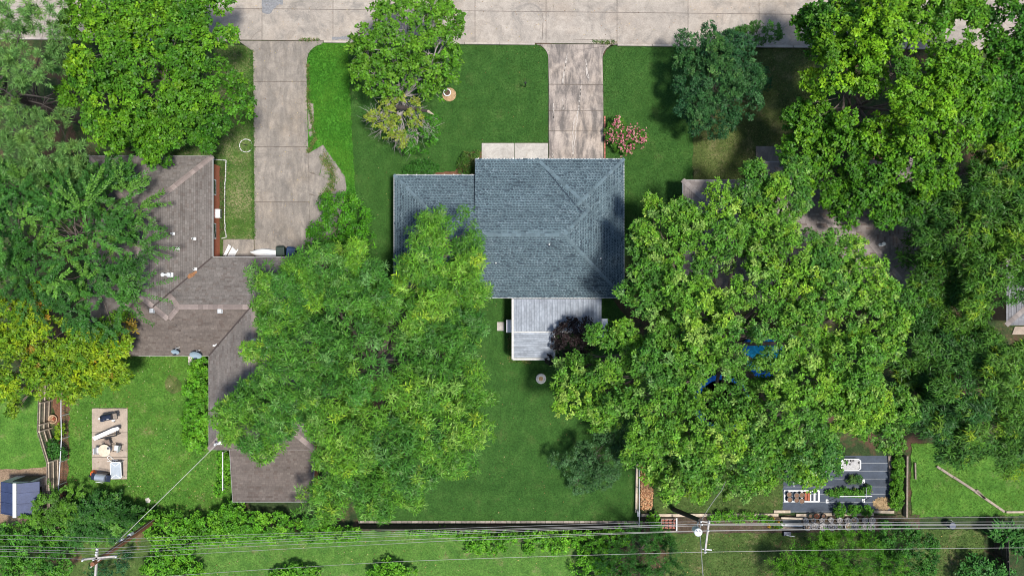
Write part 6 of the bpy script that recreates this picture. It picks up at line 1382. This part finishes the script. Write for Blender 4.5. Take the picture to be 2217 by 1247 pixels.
wire('power wire, lowest of the wires at the left pole', [(-120, 1201, 10.1), (204, 1211, 10.1), (860, 1176, 10), (1100, 1166, 10), (1533, 1149, 9.2), (2340, 1142, 9)], .010)
wire('power wire, lowest across the picture towards the right edge', [(300, 1251, 10), (860, 1215, 10), (1527, 1194.5, 9.2), (2340, 1184, 9)], .010)
wire('twisted service cable from left pole to the brown roof', [(250, 1176, 6.2), (474, 957, 3.8)], .02, .2, 'service_cable')
wire('service cable from leaning pole up into the oak', [(1517, 1128, 9), (1562, 1062, 7.6), (1640, 900, 4)], .022, .15, 'service_cable')
wire('service cable from leaning pole off the bottom edge', [(1517, 1130, 9), (1516, 1156, 8.6), (1524, 1270, 7)], .022, .05, 'service_cable')

# ------------------------------------------------------------------ litter and weeds
def scatter(name, label, n, poly, cols, seed, L=.07, W=.045, z=.1):
    rng = np.random.default_rng(seed); pp = px_poly(poly); xs = [a for a, b in pp]; ys = [b for a, b in pp]
    x = rng.uniform(min(xs), max(xs), n); y = rng.uniform(min(ys), max(ys), n); k = inpoly(x, y, pp); x, y = x[k], y[k]
    tip = np.stack([x, y, np.full(len(x), z)], 1); col = np.array(cols)[rng.integers(0, len(cols), len(x))]
    V, C = rosettes(tip, unit(rng.normal(0, .35, (len(x), 3)) + np.array([0, 0, 1.])), col, dict(k=1, L=L, W=W, droop=0, el=(0, .3), gain=(1, 1, 1)), rng)
    return tag(np_mesh(name, V, 4, C, M['leaf_dull']), label, 'leaves', None, 'stuff')
FALL = [(.28, .16, .07), (.38, .28, .10), (.20, .11, .05), (.45, .36, .20)]
scatter('fallen_leaves', 'scattered dry leaves over the street', 420, [(300, 0), (1900, 0), (1900, 98), (300, 86)], FALL, 1, .08, .05, .1)
scatter('fallen_leaves', 'scattered dry leaves on the left driveway', 120, [(550, 95), (664, 95), (672, 550), (552, 550)], FALL, 2, .07, .05, .1)
scatter('fallen_leaves', 'scattered pale leaves on the left back lawn', 420, Z_YARD, FALL + [(.5, .5, .3)], 3, .1, .07, .1)
scatter('fallen_leaves', 'scattered leaves over the dark back lawn', 260, Z_BACK, FALL, 4, .09, .06, .08)
scatter('fallen_leaves', 'scattered leaves over the dark front lawn', 160, Z_FRONT, FALL, 5, .08, .05, .08)
scatter('fallen_leaves', 'scattered leaves over the alley grass', 360, [(400, 1150), (2130, 1146), (2130, 1260), (400, 1260)], FALL, 6, .1, .07, .1)
scatter('fallen_leaves', 'twigs and leaves caught on the brown roof', 90, [(330, 480), (450, 360), (455, 540), (560, 600), (540, 760), (340, 760)], FALL, 7, .12, .05, 4.1) if False else None
def weeds(label, pts, n, seed, spread=2.5, cols=((.05, .12, .02), (.09, .17, .03), (.2, .18, .07)), L=.14):
    rng = np.random.default_rng(seed); P3 = [np.array(P(a, b)) for a, b in pts]; out = []
    for a, b in zip(P3[:-1], P3[1:]):
        u = rng.random(n)[:, None]; out.append(a + (b - a) * u + rng.normal(0, spread * S * .5, (n, 3)) * np.array([1, 1, 0]))
    tip = np.concatenate(out); tip[:, 2] = .09; col = np.array(cols)[rng.integers(0, len(cols), len(tip))]
    V, C = rosettes(tip, np.tile([[0, 0, 1.]], (len(tip), 1)), col, dict(k=5, L=L, W=.035, droop=.1, el=(.1, .9), gain=(1, 1, 1)), rng)
    return tag(np_mesh('weeds', V, 4, C, M['blade']), label, 'weeds', None, 'stuff')
weeds('weeds growing in the gutter joint by the left driveway', [(650, 88), (690, 87)], 40, 1)
weeds('weeds growing in the gutter joint by the stained driveway', [(1282, 92), (1334, 93)], 60, 2)
weeds('weeds between the broken paving slabs', [(700, 340), (712, 360), (722, 385), (715, 410), (700, 425)], 90, 3, 11)
weeds('tall weeds along the left edge of left driveway', [(546, 110), (548, 300), (550, 515)], 260, 4, 3, ((.05, .13, .02), (.08, .17, .03)), .16)
weeds('weeds along the right edge of left driveway', [(668, 140), (668, 220), (683, 300), (668, 330)], 90, 5, 3)
weeds('weeds in the bed along the red brick wall', [(478, 360), (480, 430), (480, 510)], 120, 6, 10, ((.04, .09, .02), (.06, .12, .025), (.12, .10, .05)), .2)
weeds('grass tufts round the foot of the patio cover', [(1104, 720), (1104, 780), (1150, 783)], 60, 7, 4)
